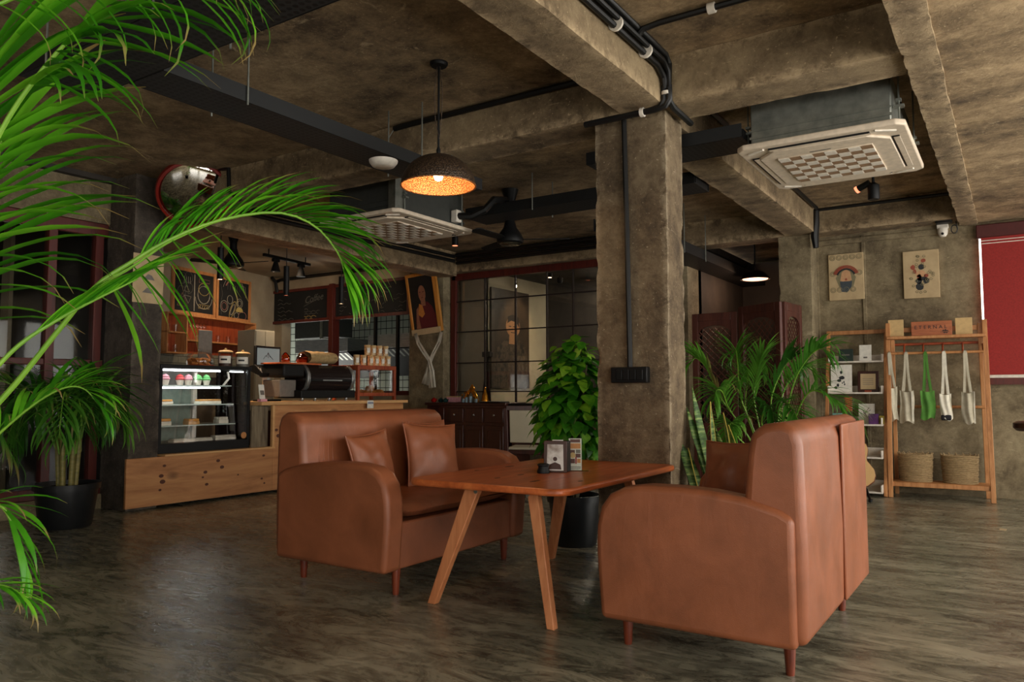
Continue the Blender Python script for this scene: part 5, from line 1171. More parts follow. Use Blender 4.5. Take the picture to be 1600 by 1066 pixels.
# wall shelf with glasses below the drawings
s0, s1 = kpl(250, 500, .1)[0], kpl(390, 520, .1)[0]; zA = zB-.02; zb1 = kpl(340, 535, .15)[1]; zb2 = kpl(270, 550, .15)[1]; sv = kpl(290, 520, .2)[0]
t = kthing('glass_shelf_unit', 'pine wall shelf with glassware below the framed chalkboards', 'shelf', (s0+s1)/2, 0); m0 = (s0+s1)/2
a0, a1, av = s1-m0, s0-m0, sv-m0
MB().box(a0, a1, 0, .22, zA-.025, zA).build('shelf_top', K['rackwood'], t, bevel=.002); MB().box(a0, av, 0, .22, zb1-.025, zb1).build('shelf_board', K['rackwood'], t, bevel=.002); MB().box(av, a1, 0, .22, zb2-.025, zb2).build('shelf_board', K['rackwood'], t, bevel=.002)
MB().box(av, a1, 0, .22, (zA+zb2)/2-.012, (zA+zb2)/2+.012).build('shelf_board', K['rackwood'], t, bevel=.002)
for x, lo in ((a0+.012, zb1), (av, zb2), (a1-.012, zb2)): MB().box(x-.012, x+.012, 0, .22, lo-.02, zA-.02).build('side_board', K['rackwood'], t, bevel=.002)
MB().box(a0, a1, 0, .01, zb2, zA).build('back_board', K['redwood'], t)
nm7 = ['first', 'second', 'third', 'fourth', 'fifth', 'sixth', 'seventh']
gl_ = MB().lathe([(.03, 0), (.031, .004), (.005, .006), (.005, .06), (.028, .085), (.032, .13), (.028, .16)], 14, cap=False).mesh('wine_glass', K['jar'], True)
tm_ = MB().lathe([(0, 0), (.028, 0), (.034, .11)], 14, cap=False).mesh('tumbler', K['jar'], True)
inv = lambda x, y, z: Vector((KO+KD*(m0+x)+KN*y).to_tuple())+Vector((0, 0, z))
for k in range(7):
    x = a0+.1+(av-a0-.2)*k/6; tag(obj('tumbler', tm_, None, inv(x, .12, zb1+.001)), nm7[6-k]+' clear tumbler from the left on the long pine shelf below the chalkboards', 'glass', 'tumblers on the long pine shelf')
for k in range(6):
    x = av-.12-.075*k; tag(obj('wine_glass', gl_, None, inv(x, .12, zA-.026), (PI, 0, 0)), nm7[k]+' stemmed glass from the left hanging upside down under the pine shelf', 'glass', 'stemmed glasses hanging from the shelf')
for z in (zb2+.001, (zA+zb2)/2+.013):
    for k in range(3): tag(obj('tumbler', tm_, None, inv(av+.12+.16*k, .12, z)), nm7[2-k]+' clear tumbler from the left in the '+('lower' if z < zb2+.1 else 'upper')+' narrow pine compartment by the column', 'glass', 'tumblers in the narrow compartment')
# subway tiles below the shelf
K['subway'] = plain('grey_green_subway_tile', S(128, 126, 112), .3); K['grout'] = plain('dark_grout', S(38, 37, 34), .9)
tb_ = kthing('tile_panel', 'grey subway tile splashback under the pine shelf', 'tiles', m0, 0, .004)
MB().box(a0-.3, a1, -.003, .004, .95, zb1-.03).build('grout_bed', K['grout'], tb_)
tl = MB().box(-.098, .098, .002, .012, -.048, .048).mesh('tile', K['subway'])
for r_ in range(int((zb1-.05-1.25)/.104)):
    for c_ in range(int((a1-a0+.2)/.204)): obj('tile', tl, tb_, (a0-.15+.204*c_+(.102 if r_ % 2 else 0), 0, zb1-.09-.104*r_))
# long chalkboard on the board wall
def wall_board(label, px0, px1, zt_, zb_, art, cols):
    x0, x1 = at(px0, 480, 'Y', BY-.03).x, at(px1, 480, 'Y', BY-.03).x; w = x1-x0; t = thing('menu_chalkboard', label, 'chalkboard', ((x0+x1)/2, BY, zb_)); h = zt_-zb_
    for a in ((-w/2, w/2, 0, .05), (-w/2, w/2, h-.05, h), (-w/2, -w/2+.06, .05, h-.05), (w/2-.06, w/2, .05, h-.05)): MB().box(a[0], a[1], -.05, 0, a[2], a[3]).build('frame_rail', K['doorred'], t, bevel=.003)
    bd = MB().box(-w/2+.06, w/2-.06, -.02, 0, .05, h-.05).build('board', K['chalkboard'], t); art(bd, w-.12, h-.1); return t
def btext(bd, txt, size, x, z, mat='chalkdim', shear=0, sx=1, rot=0): obj('chalk_lettering', text_mesh(txt, size, K[mat], 'chalk_lettering', .001, shear, sx), bd, (x, -.021, z), (PI/2, -rot, 0))
def arte1(bd, w, h):
    btext(bd, 'Coffee', .17, w*.24, h*.80, 'chalkdim', .35, 1, .12); MB().tube([(w*.06, -.021, h*.55), (w*.40, -.021, h*.86)], .004, 4).build('chalk_stroke', K['chalkdim'], bd)
    for k in range(5): 
        pts = [(w*.08+j*w*.03, -.021, h*(.45-.085*k)+.012*math.sin(j*2.1+k*3)) for j in range(3+(k*7) % 8)]
        if len(pts) > 1: MB().tube(pts, .005, 4).build('chalk_stroke', K['chalky' if k > 2 else 'chalkdim'], bd)
    for k in range(6):
        pts = [(-w*.42+j*w*.03, -.021, h*(.85-.14*k)+.015*math.sin(j*1.7+k*5)) for j in range(4+(k*5) % 9)]
        MB().tube(pts, .006, 4).build('chalk_stroke', K['chalkdim'], bd)
def arte2(bd, w, h):
    rnd = random.Random(9)
    for r in range(7):
        x = -w*.44
        while x < w*.42:
            n = rnd.randint(2, 5); MB().tube([(x+j*.04, -.021, h*(.92-.125*r)+.014*math.sin(j*1.9+r*4+x*7)) for j in range(n)], .005, 4).build('chalk_stroke', K['chalkdim'], bd); x += n*.04+rnd.uniform(.12, .3)
wall_board('dark menu chalkboard lettered Coffee on the kitchen back wall', 424, 516, 2.93, 2.33, arte1, 2)
wall_board('wide dark menu chalkboard left of the framed portrait', 520, 641, 2.93, 2.33, arte2, 3)
for px in (419, 518):
    x = at(px, 480, 'Y', BY-.04).x; struct(MB().box(x-.05, x+.05, BY-.06, BY+.1, 1.1, 2.95).build('trim_post', K['doorred'], bevel=.004))
struct(MB().box(-11.0, -7.86, BY-.03, BY+.12, 1.06, 1.13).build('window_sill_kitchen', K['doorred'], bevel=.004))
for px in (586, 621): x = at(px, 560, 'Y', BY+.02).x; struct(MB().box(x-.02, x+.02, BY, BY+.05, 1.13, 2.35).build('trim_mullion', K['black']))
# cook line: extraction hoods
def hood(label, px0, px1, py0, py1):
    Y = 10.6; a, b = at(px0, py0, 'Y', Y), at(px1, py1, 'Y', Y); L = b.x-a.x; h = a.z-b.z
    t = thing('extractor_hood', label, 'hood', (a.x, Y, b.z))
    MB().prism([(0, 0), (0, h), (.9, h), (.9, h*.4), (.03, 0)], 'X', 0, L).build('canopy', K['steel'], t, bevel=.004)
    n = int(L/.13)
    for k in range(n): MB().bar((.06+k*.13, .05, -.02), (.06+k*.13, .75, -.45), .05, .03).build('baffle_slat', K['galv'], t)
    MB().prism([(.03, -.02), (.78, -.5), (.9, -.5), (.9, h*.4)], 'X', .02, L-.02).build('filter_bed', K['black'], t)
hood('steel extractor hood seen through the kitchen opening, left one', 462, 543, 533, 549); hood('steel extractor hood seen through the kitchen opening, right one', 575, 660, 524, 541)
p = at(475, 522, 'Y', 10.2); t = thing('duct_box', 'dark blue-grey duct above the extractor hood', 'duct', p); MB().box(-.15, 1.0, -.1, .3, -.1, .25).build('duct', K['bodydark'], t, bevel=.01); MB().box(.55, .62, -.105, .305, -.12, .27).build('flange', K['galv'], t)
t = thing('added_tube_fill', 'unseen fluorescent tube added to brighten the cook line', 'lamp', (-10.2, 10.0, 2.95)); MB().box(-.6, .6, -.04, .04, 0, .05).build('fitting', K['white'], t); MB().tube([(-.58, 0, -.02), (.58, 0, -.02)], .015, 10).build('tube', glow('added_fill_tube', (.9, 1, .95, 1), 7), t)  # lamp out of view, added to light the cook line
p = at(398, 540, 'X', -9.5); t = thing('cardboard_panel', 'plain beige cupboard side next to the till monitor', 'cupboard', (-9.6, at(400, 540, 'X', -9.6).y, 0)); zt_ = at(400, 517, 'X', -9.6).z
MB().box(-.2, .2, -.18, .18, 0, zt_).build('carcass', K['cream'], t, bevel=.004); MB().box(.2, .215, -.17, -.005, .1, zt_-.02).build('door', K['cream'], t, bevel=.003); MB().box(.2, .215, .005, .17, .1, zt_-.02).build('door', K['cream'], t, bevel=.003)
# poster pasted on the left column
p0, p1 = at(217, 391, 'Y', 4.06), at(262, 440, 'X', -6.94)
t = thing('column_poster', 'beige printed poster pasted on the dark left column', 'poster', (-6.945, 4.22, at(230, 430, 'X', -6.94).z))
MB().box(0, .004, -.16, .15, -.27, .20).build('sheet', K['kraft2'], t)
for z, w in ((.08, .10), (-.02, .12), (-.15, .13)): MB().prism([(-w/2, z-.02), (w/2, z-.025), (w/2-.03, z+.02), (-w/2+.05, z+.03)], 'X', .0035, .0048).build('print', K['printgrey'], t)

# ================================================================== RECEPTION DESK, PORTRAITS
DY = 8.35; da = at(663, 628, 'Y', DY); db = at(790, 631, 'Y', DY); dc = at(862, 630, 'Y', DY); dz = .965
t = thing('reception_desk', 'dark carved mahogany cabinet desk behind the left sofa', 'desk', ((da.x+db.x)/2, DY+.3, 0)); w = (db.x-da.x)/2
MB().box(-w, w, -.30, .22, dz-.04, dz).build('top', K['darkwood'], t, bevel=.008); MB().box(-w+.03, w-.03, -.27, .2, .04, dz-.04).build('body', K['darkwood'], t)
MB().box(-w+.02, w-.02, -.285, .2, 0, .07).build('plinth', K['darkwood'], t, bevel=.005)
n = 4; pw = (2*w-.06)/n
for k in range(n):
    x0 = -w+.03+pw*k
    d = MB().box(x0+.02, x0+pw-.02, -.288, -.27, .70, .89).build('drawer', K['darkwood'], t, bevel=.006); MB().lathe([(.012, 0), (.018, .012), (.0, .022)], 12).build('knob', K['chrome'], d, rot=(PI/2, 0, 0), loc=(x0+pw/2, -.288, .80))
    d = MB().box(x0+.02, x0+pw-.02, -.285, -.27, .10, .66).build('door', K['darkwood'], t, bevel=.006); MB().box(x0+.06, x0+pw-.06, -.293, -.284, .16, .60).build('raised_panel', K['darkwood'], d, bevel=.008)
w2 = (dc.x+.1-db.x)
t = thing('side_console', 'dark stone-topped side console extending the desk towards the shrub', 'console', (db.x+w2/2+.01, DY+.3, 0))
MB().box(-w2/2, w2/2, -.25, .2, dz-.07, dz-.01).build('top', K['black'], t, bevel=.006)
for x in (-w2/2+.05, w2/2-.05): MB().box(x-.03, x+.03, -.2, .15, 0, dz-.07).build('leg', K['darkwood'], t)
# things on the desk
def dp(px, y=DY+.1): return Vector((at(px, 620, 'Y', y).x, y, dz))
K['redglaze'] = plain('red_glaze', S(150, 24, 20), .2); K['tealglaze'] = plain('dark_teal_glaze', S(26, 54, 54), .2); K['gold'] = plain('gilt', S(206, 138, 40), .25, .85)
def pot(name, label, px, mat, r, y=DY+.1):
    t = thing(name, label, 'pot', dp(px, y)); MB().lathe([(r*.6, 0), (r*.95, r*.35), (r, r*.75), (r*.7, r*1.2), (r*.45, r*1.3)], 20).build('bowl', K[mat], t, smooth=True)
    MB().lathe([(r*.5, r*1.28), (r*.3, r*1.45), (r*.1, r*1.5), (r*.12, r*1.65), (0, r*1.7)], 16).build('lid', K[mat], t, smooth=True); MB().tube([(r*.9, 0, r*.6), (r*1.25, 0, r*.9), (r*1.3, 0, r*1.2)], r*.12, 8).build('spout', K[mat], t, smooth=True)
pot('red_teapot', 'small red glazed pot at the left end of the desk', 678, 'redglaze', .042); pot('teal_teapot', 'dark teal pot next to the red pot, left one', 689, 'tealglaze', .04, DY+.16); pot('teal_teapot', 'dark teal pot, right of the other teal pot', 696, 'tealglaze', .04, DY+.08)
t = thing('gilt_arch', 'shiny gilt ornamental arch figure on the desk', 'ornament', dp(736))
for s in (-1, 1): MB().tube([(s*.11, 0, 0), (s*.09, 0, .06), (s*.05, 0, .13), (0, 0, .175)], [.03, .028, .03, .02], 10).build('arch_leg', K['gold'], t, smooth=True)
MB().lathe([(.03, .16), (.045, .18), (.03, .2), (.012, .24), (0, .25)], 12, (.02, 0, 0)).build('finial', K['gold'], t, smooth=True)
for k in range(5): MB().lathe([(0, -.018), (.02, 0), (0, .018)], 8, (-.13+.05*k, -.03, .10+.03*math.sin(k*1.4))).build('bead', K['gold'], t, smooth=True)
t = thing('gilt_stupa', 'small gilt cone-shaped ornament on the desk right of the arch', 'ornament', dp(758)); MB().lathe([(.05, 0), (.055, .02), (.04, .05), (.042, .08), (.025, .12), (.015, .16), (.01, .2), (0, .21)], 16).build('cone', K['gold'], t, smooth=True); MB().lathe([(.052, .0), (.06, .01), (.052, .02)], 16).build('base_ring', K['gold'], t, smooth=True)
K['cup'] = plain('pale_blue_glass', S(120, 140, 150), .15)
for k, (px, h) in enumerate(((724, .05), (729, .07), (735, .085), (744, .05))):
    t = thing('water_cup', ['first', 'second', 'third', 'fourth'][k]+' pale offering cup from the left in front of the gilt arch', 'cup', dp(px, DY+.02)); MB().lathe([(.016, 0), (.02, .005), (.022, h)], 12, cap=False).build('cup_wall', K['cup'], t, smooth=True); MB().lathe([(0, .004), (.018, .004), (.02, h*.8), (0, h*.8)], 12).build('fill', K['cup'], t, smooth=True)
t = thing('dark_tray', 'flat black folder lying on the desk right of the ornaments', 'folder', dp(773, DY+.05)); MB().box(-.16, .16, -.11, .11, 0, .014).build('cover', K['black'], t, bevel=.003); MB().box(-.155, .155, -.105, .105, .014, .018).build('pages', K['printgrey'], t)
t = thing('incense_box', 'pinkish wooden box on the desk behind the teal pots', 'box', dp(709, DY+.2)); MB().box(-.09, .09, -.05, .05, 0, .07).build('box_body', K['pinkcream'], t, bevel=.004); MB().box(-.093, .093, -.053, .053, .07, .085).build('lid', K['kraft'], t, bevel=.004)
q = at(842, 625, 'Y', DY+.1); t = thing('glass_vase', 'round glass bottle with a stopper beside the shrub on the console', 'vase', (q.x, DY+.1, dz-.01)); MB().lathe([(.05, 0), (.075, .05), (.08, .11), (.05, .18), (.02, .22), (.02, .27)], 20, cap=False).build('bottle', K['jar'], t, smooth=True); MB().lathe([(.018, .26), (.032, .29), (.03, .32), (0, .335)], 14).build('stopper', K['teal'], t, smooth=True)
# chair behind the shrub
cp = at(826, 700, 'Y', 7.35); t = thing('dining_chair', 'dark wooden chair with a cream back pad half hidden by the shrub', 'chair', (cp.x, 7.35, 0), -2.75)
for x in (-.2, .2):
    MB().bar((x, -.2, 0), (x, -.2, .45), .04, .04).build('leg', K['darkwood'], t, bevel=.003); MB().bar((x, .2, 0), (x*1.05, .27, .93), .04, .04).build('rear_leg', K['darkwood'], t, bevel=.003)
MB().box(-.24, .24, -.24, .24, .42, .47).build('seat', K['darkwood'], t, bevel=.01); MB().box(-.20, .20, -.2, .2, .47, .50).build('seat_pad', K['cream'], t, bevel=.012)
MB().prism([(.20, .55), (.24, .55), (.275, .92), (.235, .92)], 'X', -.17, .17).build('back_pad', K['cream'], t, bevel=.01); MB().bar((-.2, .265, .93), (.2, .265, .93), .04, .05).build('top_rail', K['darkwood'], t, bevel=.004)
# framed monk portrait with white scarf
PY = 9.02; a, b = at(646, 430, 'Y', PY), at(690, 520, 'Y', PY)
w, h = (b.x-a.x)/2, a.z-b.z; pc_ = at(669, 520, 'Y', PY)
t = thing('framed_portrait', 'tilted gold-framed portrait of a monk in maroon robes on the kitchen pillar', 'picture', (pc_.x, PY, pc_.z)); t.rotation_euler = (.12, math.radians(-4.5), .06)
K['goldframe'] = wood('gold_frame', S(150, 92, 30), S(192, 126, 50), S(206, 146, 70), 'Z', 6, .4)
for x0, x1, z0, z1 in ((-w, w, h-.05, h), (-w, -w+.04, 0, h-.05), (w-.07, w, 0, h-.05), (-w+.04, w-.07, 0, .04)): MB().box(x0, x1, -.03, .02, z0, z1).build('frame_rail', K['goldframe'], t, bevel=.004)
MB().box(-w+.04, w-.07, -.01, .015, .04, h-.05).build('picture_ground', K['printblack'], t)
K['robe'] = plain('maroon_robe', S(92, 24, 26), .7); K['skin'] = plain('painted_skin', S(140, 92, 66), .7); K['saffron'] = plain('saffron_cloth', S(190, 120, 50), .7)
f = lambda pts, m, y: MB().prism([(-w+.04+(2*w-.11)*u, .04+(h-.09)*v) for u, v in pts], 'Y', y-.002, y).build('painted_shape', K[m], t)
f([(.1, 0), (.95, 0), (.97, .25), (.85, .42), (.68, .52), (.45, .53), (.22, .42), (.12, .2)], 'robe', -.0105); f([(.12, .05), (.2, .4), (.28, .44), (.26, .2), (.3, .04)], 'skin', -.0125); f([(.25, .3), (.34, .5), (.46, .46), (.52, .3), (.4, .24)], 'saffron', -.0127)
f([(.5+.15*math.cos(q), .68+.15*math.sin(q)) for q in [2*PI*k/14 for k in range(14)]], 'skin', -.0130); f([(.42, .45), (.6, .45), (.6, .58), (.42, .58)], 'skin', -.0120)
for u in (.43, .56): f([(u-.025, .70), (u+.025, .70), (u+.025, .715), (u-.025, .715)], 'robe', -.0138)
f([(.46, .60), (.54, .60), (.53, .612), (.47, .612)], 'robe', -.0138)
m = MB()
lace = MB().box(-w+.01, w-.02, -.05, -.03, -.02, .07); part(lace.build('draped_lace', K['kraft2'], t, bevel=.004), 'lace strip along the lower edge')
sf = thing('white_scarf', 'white silk scarf hanging crossed below the framed portrait', 'scarf', (pc_.x, PY-.045, pc_.z))
K['silk'] = mottled('white_silk', [(.3, S(186, 178, 160)), (.7, S(214, 206, 188))], 9, rough=.6, stretch=(4, 1, 1))
pp = lambda x, y: at(x, y, 'Y', PY-.045)-Vector((pc_.x, PY-.045, pc_.z))
def band(path, wds, name):
    m = MB(); pts = [pp(*q) for q in path]; n = len(pts); vs = []
    for i, p in enumerate(pts):
        d = (pts[min(i+1, n-1)]-pts[max(i-1, 0)]).normalized(); r = Vector((d.z, 0, -d.x))
        for k in range(7): u = k/6*2-1; vs.append(p+r*u*wds[i]/2+Vector((0, -.012*math.cos(u*7+i)+(.0 if name == 'left_tail' else -.02), 0)))
    m.add(vs, [(i*7+k, i*7+k+1, (i+1)*7+k+1, (i+1)*7+k) for i in range(n-1) for k in range(6)]); m.build(name, K['silk'], sf, smooth=True, solid=.004)
band([(690, 519), (686, 535), (677, 553), (671, 566), (667, 585), (664, 601)], [.06, .07, .07, .07, .10, .13], 'left_tail'); band([(651, 521), (655, 536), (664, 551), (671, 562), (675, 580), (677, 606)], [.06, .08, .08, .07, .10, .13], 'right_tail')
# big portrait in the room behind the glass
y0p, y1p = at(766, 520, 'X', PXW+.01).y, at(825, 520, 'X', PXW+.01).y; zt_, zb_ = at(790, 453, 'X', PXW+.01).z, at(790, 607, 'X', PXW+.01).z
t = thing('large_portrait', 'tall dark portrait canvas of a man on the cream wall behind the glazed partition', 'picture', (PXW+.002, (y0p+y1p)/2, zb_)); w = (y1p-y0p)/2; h = zt_-zb_
K['dkcanvas'] = mottled('dark_brown_canvas', [(.3, S(40, 32, 24)), (.7, S(78, 64, 48))], 2, rough=.5)
MB().box(0, .03, -w, w, 0, h).build('canvas_ground', K['dkcanvas'], t, bevel=.004)
K['paintskin'] = plain('painted_face', S(150, 112, 78), .6); K['painthair'] = plain('painted_hair', S(26, 22, 18), .6); K['paintcloth'] = mottled('painted_plaid', [(.4, S(34, 30, 26)), (.6, S(84, 72, 58))], 14, rough=.6)
g = lambda pts, m, x: MB().prism([(-w+2*w*u, h*v) for u, v in pts], 'X', x-.002, x).build('painted_shape', K[m], t)
g([(.0, 0), (1, 0), (1, .15), (.9, .42), (.72, .50), (.38, .50), (.14, .40), (.02, .2)], 'paintcloth', .0325); g([(.44, .45), (.66, .45), (.64, .56), (.46, .56)], 'paintskin', .0335)
g([(.55+.19*math.cos(q), .63+.105*math.sin(q)) for q in [2*PI*k/16 for k in range(16)]], 'paintskin', .0345); g([(.40, .66), (.42, .73), (.55, .755), (.7, .73), (.72, .62), (.64, .68), (.5, .69)], 'painthair', .0355)
for u in (.47, .58): g([(u-.03, .625), (u+.03, .625), (u+.03, .635), (u-.03, .635)], 'painthair', .0355)
g([(.48, .565), (.6, .565), (.58, .573), (.5, .573)], 'painthair', .0355)
wp = Vector((PXW+.7, (y0p+y1p)/2+.1, 2.9)); spot_light('picture_spot_light', wp, 60, (1, .68, .36), (PXW, (y0p+y1p)/2+.2, 2.0), 70)
t = thing('picture_spotlight', 'small warm spotlight above the large portrait behind the glass', 'spotlight', wp); MB().lathe([(.03, 0), (.04, .01), (.04, .06), (0, .07)], 14).build('can', K['black'], t, smooth=True); MB().lathe([(0, -.002), (.028, -.002)], 12).build('lens', K['lens'], t)
p = at(875, 443, 'Y', 10.6); t = thing('wall_spotlight', 'glowing spotlight behind the dark right part of the glazed partition', 'spotlight', p); MB().lathe([(.035, -.0), (.05, .03), (.05, .09), (0, .1)], 14).build('can', K['black'], t, smooth=True); MB().lathe([(0, .01), (.036, .01)], 14).build('lens', K['lens'], t); MB().tube([(0, 0, .09), (0, 0, 2.96-p.z)], .01, 6).build('stem', K['black'], t)
p = at(760, 628, 'Y', 9.46); zz = at(763, 556, 'Y', 9.46).z; t = thing('camera_tripod', 'folded black tripod standing behind the glass beside the large portrait', 'tripod', (p.x, 9.46, 0))
MB().tube([(0, 0, .3), (.03, 0, zz)], .03, 8).build('column', K['black'], t, smooth=True)
for x, y in ((-.2, -.02), (.06, -.03), (.12, .03)): MB().tube([(x, y, 0), (.02, 0, zz-.08)], .018, 8).build('leg', K['black'], t, smooth=True)
MB().box(-.05, .09, -.05, .05, zz-.02, zz+.06).build('head', K['black'], t, bevel=.01)

t = thing('added_room_fill', 'added fill light, out of sight in the room behind the glazed partition', 'lamp', (-4.95, 11.0, 2.93)); MB().box(-.3, .3, -.06, .06, 0, .01).build('housing', K['white'], t); MB().box(-.28, .28, -.045, .045, -.02, 0).build('diffuser', glow('added_fill_diffuser', (1, .86, .64, 1), 200), t)  # lamp added out of sight to brighten the room behind the glass

# ================================================================== PLANTS
def leaf_mat(name, dark, mid, bright, tip=None, trans=.35, scale=3):
    t = NT(name); t.t.nodes.remove(t.b); out = t.t.nodes['Material Output']
    oi = t.n('ShaderNodeObjectInfo'); tc = t.n('ShaderNodeTexCoord'); n1 = t.noise(tc.outputs['Object'], scale, 3)
    f = t.math('ADD', t.math('MULTIPLY', oi.outputs['Random'], .6), t.math('MULTIPLY', n1, .4))
    col = t.ramp(f, [(.2, dark), (.5, mid), (.8, bright)])
    if tip:
        sx = t.n('ShaderNodeSeparateXYZ'); t.l(tc.outputs['Generated'], sx.inputs[0])
        k = t.math('ADD', sx.outputs[0], t.math('MULTIPLY', t.math('SUBTRACT', oi.outputs['Random'], .5), .25))
        col = t.mix(t.ramp(k, [(.84, (0, 0, 0)), (.97, (1, 1, 1))]), col, tip)
    df = t.n('ShaderNodeBsdfPrincipled'); t.l(col, df.inputs['Base Color']); df.inputs['Roughness'].default_value = .42
    tr = t.n('ShaderNodeBsdfTranslucent'); t.l(col, tr.inputs[0]); mx = t.n('ShaderNodeMixShader'); mx.inputs[0].default_value = trans
    t.l(df.outputs[0], mx.inputs[1]); t.l(tr.outputs[0], mx.inputs[2]); t.l(mx.outputs[0], out.inputs[0]); return t.m
K['palm'] = leaf_mat('palm_leaflet', S(44, 112, 14), S(78, 162, 24), S(124, 200, 44), S(150, 128, 76), .4)
K['palm2'] = leaf_mat('shaded_palm_leaflet', S(40, 92, 26), S(70, 132, 38), S(110, 170, 58), S(130, 120, 66), .4)  # darker copy of the palm greens; shade is put into the colour
K['rachis'] = mottled('palm_stalk', [(.3, S(84, 132, 30)), (.7, S(122, 164, 46))], 6, rough=.5)
K['cane'] = mottled('palm_cane', [(.3, S(96, 92, 44)), (.7, S(140, 128, 70))], 14, rough=.6, stretch=(1, 1, 3))
K['shrub'] = leaf_mat('shrub_leaf', S(28, 84, 14), S(66, 142, 26), S(146, 200, 54), None, .35)
K['shrubstem'] = plain('shrub_stem', S(70, 62, 40), .8)
def leaflet_mesh(name, droop, w, mat, n=7, twist=0):
    m = MB(); x = z = 0.0; ang = .10; ds = 1/n; vs = []
    for i in range(n+1):
        q = i/n; ww = w*(math.sin(PI*min(1, .12+q*.88))**.75)*(1 if q < .6 else 1-(q-.6)*.9)
        if i == n: ww = .002
        up = Vector((math.sin(-ang)*-1, 0, math.cos(ang))); 
        c = Vector((x, 0, z)); s = math.sin(twist*q)
        vs += [c+Vector((0, -ww, ww*.35+ww*s)), c, c+Vector((0, ww, ww*.35-ww*s))]
        ang -= droop*ds*(.25+1.6*q*q); x += math.cos(ang)*ds; z += math.sin(ang)*ds
    m.add(vs, [(i*3+k, i*3+k+1, i*3+k+4, i*3+k+3) for i in range(n) for k in (0, 1)])
    me = m.mesh(name, mat, 60); return me
def leaf_set(tagn, mat, w): return [leaflet_mesh('leaflet', d, w, K[mat], twist=tw) for d, tw in ((.35, 0), (.7, .3), (1.1, -.3), (1.7, .2), (2.5, 0), (3.4, .3))]
LS0 = leaf_set('c', 'palm', .031); LS1 = leaf_set('a', 'palm', .041); LS2 = leaf_set('b', 'palm2', .034)
def crom(P, n):
    P = [Vector(p) for p in P]; P = [P[0]*2-P[1]]+P+[P[-1]*2-P[-2]]; out = []
    segs = len(P)-3
    for k in range(n+1):
        t = k/n*segs; i = min(int(t), segs-1); u = t-i; a, b, c, d = P[i:i+4]
        out.append(.5*((2*b)+(c-a)*u+(2*a-5*b+4*c-d)*u*u+(3*b-a-3*c+d)*u**3))
    return out
def frond(root, org, pts, r0, leaves, meshes, L, up, spread=.9, lift=.5, s0=.25, fwd=.8, sides=(1, -1), droop=(1, 3), seed=0, lprof=None, joined=False, mat='palm', grav=.0, name='frond'):
    rnd = random.Random(seed); path = crom([Vector(p)-org for p in pts], 28)
    fr = MB().tube(path, [r0*(1-.8*i/28)+.0008 for i in range(29)], 7).build(name, K['rachis'], root, smooth=True)
    jm = MB() if joined else None
    for k in range(leaves):
        s = s0+(1-s0)*(k+.5)/leaves; f = s*28; i = min(int(f), 27); p = path[i].lerp(path[i+1], f-i); T = (path[min(i+1, 28)]-path[max(i-1, 0)]).normalized()
        N = Vector(up); N = (N-T*N.dot(T)).normalized(); B = T.cross(N)
        for sd in sides:
            q = (k+.5)/leaves; ll = L*(lprof(q) if lprof else (.55+.75*math.sin(PI*(.15+.75*q))))*rnd.uniform(.85, 1.12)
            fw = fwd+.9*q*q+rnd.uniform(-.1, .1)
            d = (T*fw+B*sd*spread*rnd.uniform(.8, 1.1)+N*lift*rnd.uniform(.6, 1.2)+Vector((0, 0, -grav*rnd.uniform(.5, 1.3)))).normalized()
            z = Vector((0, 0, 1)); 
            if abs(d.z) > .93: z = N
            y = z.cross(d).normalized(); z = d.cross(y)
            M = Matrix.Translation(p) @ Matrix((d, y, z)).transposed().to_4x4() @ Matrix.Scale(ll, 4)
            me = meshes[min(5, max(0, int(round(rnd.uniform(*droop)))))]
            if joined:
                jm.add([M @ v.co for v in me.vertices], [tuple(pp.vertices) for pp in me.polygons])
            else:
                o = bpy.data.objects.new('leaflet', me); C.objects.link(o); o.parent = fr; o.matrix_basis = M
    if joined:
        o = jm.build('leaflets', K[mat], fr, smooth=60); o['kind'] = 'stuff'
    return fr
CU = UP.copy()
fo = dep(-230, 900, 1.85); fo.z = 0
t = thing('areca_palm', 'large bright green areca palm arching in from the left edge, close to the camera', 'plant', fo)
def PD(*l): return [dep(*q) for q in l]
A1 = dict(seed=1)
# main frond arching to the right
frond(t, fo, PD((-60, 690, 1.85), (20, 605, 1.88), (90, 518, 1.9), (150, 447, 1.92), (205, 410, 1.95), (262, 376, 1.98), (340, 345, 2.02), (430, 332, 2.06), (490, 352, 2.08), (528, 395, 2.08), (540, 432, 2.06)), .0065, 46, LS1, .175, CU, .25, .62, .42, 1.35, (1, -1), (1, 3), 3, lambda q: .6+.7*math.sin(PI*(.12+.74*q)))
# drooping leaflets of the same frond's lower half, hanging almost straight down
frond(t, fo, PD((150, 447, 1.92), (205, 418, 1.95), (262, 380, 1.98), (330, 350, 2.02)), .004, 8, LS1, .25, CU, .25, -.9, .05, .25, (1, -1), (0, 2), 8, lambda q: .55+.5*abs(math.sin(q*17)), grav=1.0)
# broad folded frond behind the main stalk
frond(t, fo, PD((-60, 640, 1.7), (20, 548, 1.74), (90, 500, 1.78), (150, 468, 1.8), (215, 436, 1.82)), .005, 16, LS1, .19, CU, .12, .12, .35, 1.3, (1, -1), (0, 1), 5, lambda q: .9+.3*q)
# tall fronds off the left edge, leaflets reaching right and drooping
frond(t, fo, PD((-170, 760, 1.7), (-95, 520, 1.66), (-50, 330, 1.62), (-25, 180, 1.6), (-5, 60, 1.6)), .007, 24, LS0, .36, -FW, .95, .05, .32, .42, (1, -1), (1, 3), 11, lambda q: .85+.25*math.sin(PI*q))
frond(t, fo, PD((-190, 800, 1.95), (-90, 560, 1.95), (-40, 420, 1.95), (-10, 300, 1.93), (5, 200, 1.9)), .0065, 18, LS0, .42, -FW, .9, .12, .3, .5, (1, -1), (1, 3), 17, lambda q: .85+.25*math.sin(PI*q))
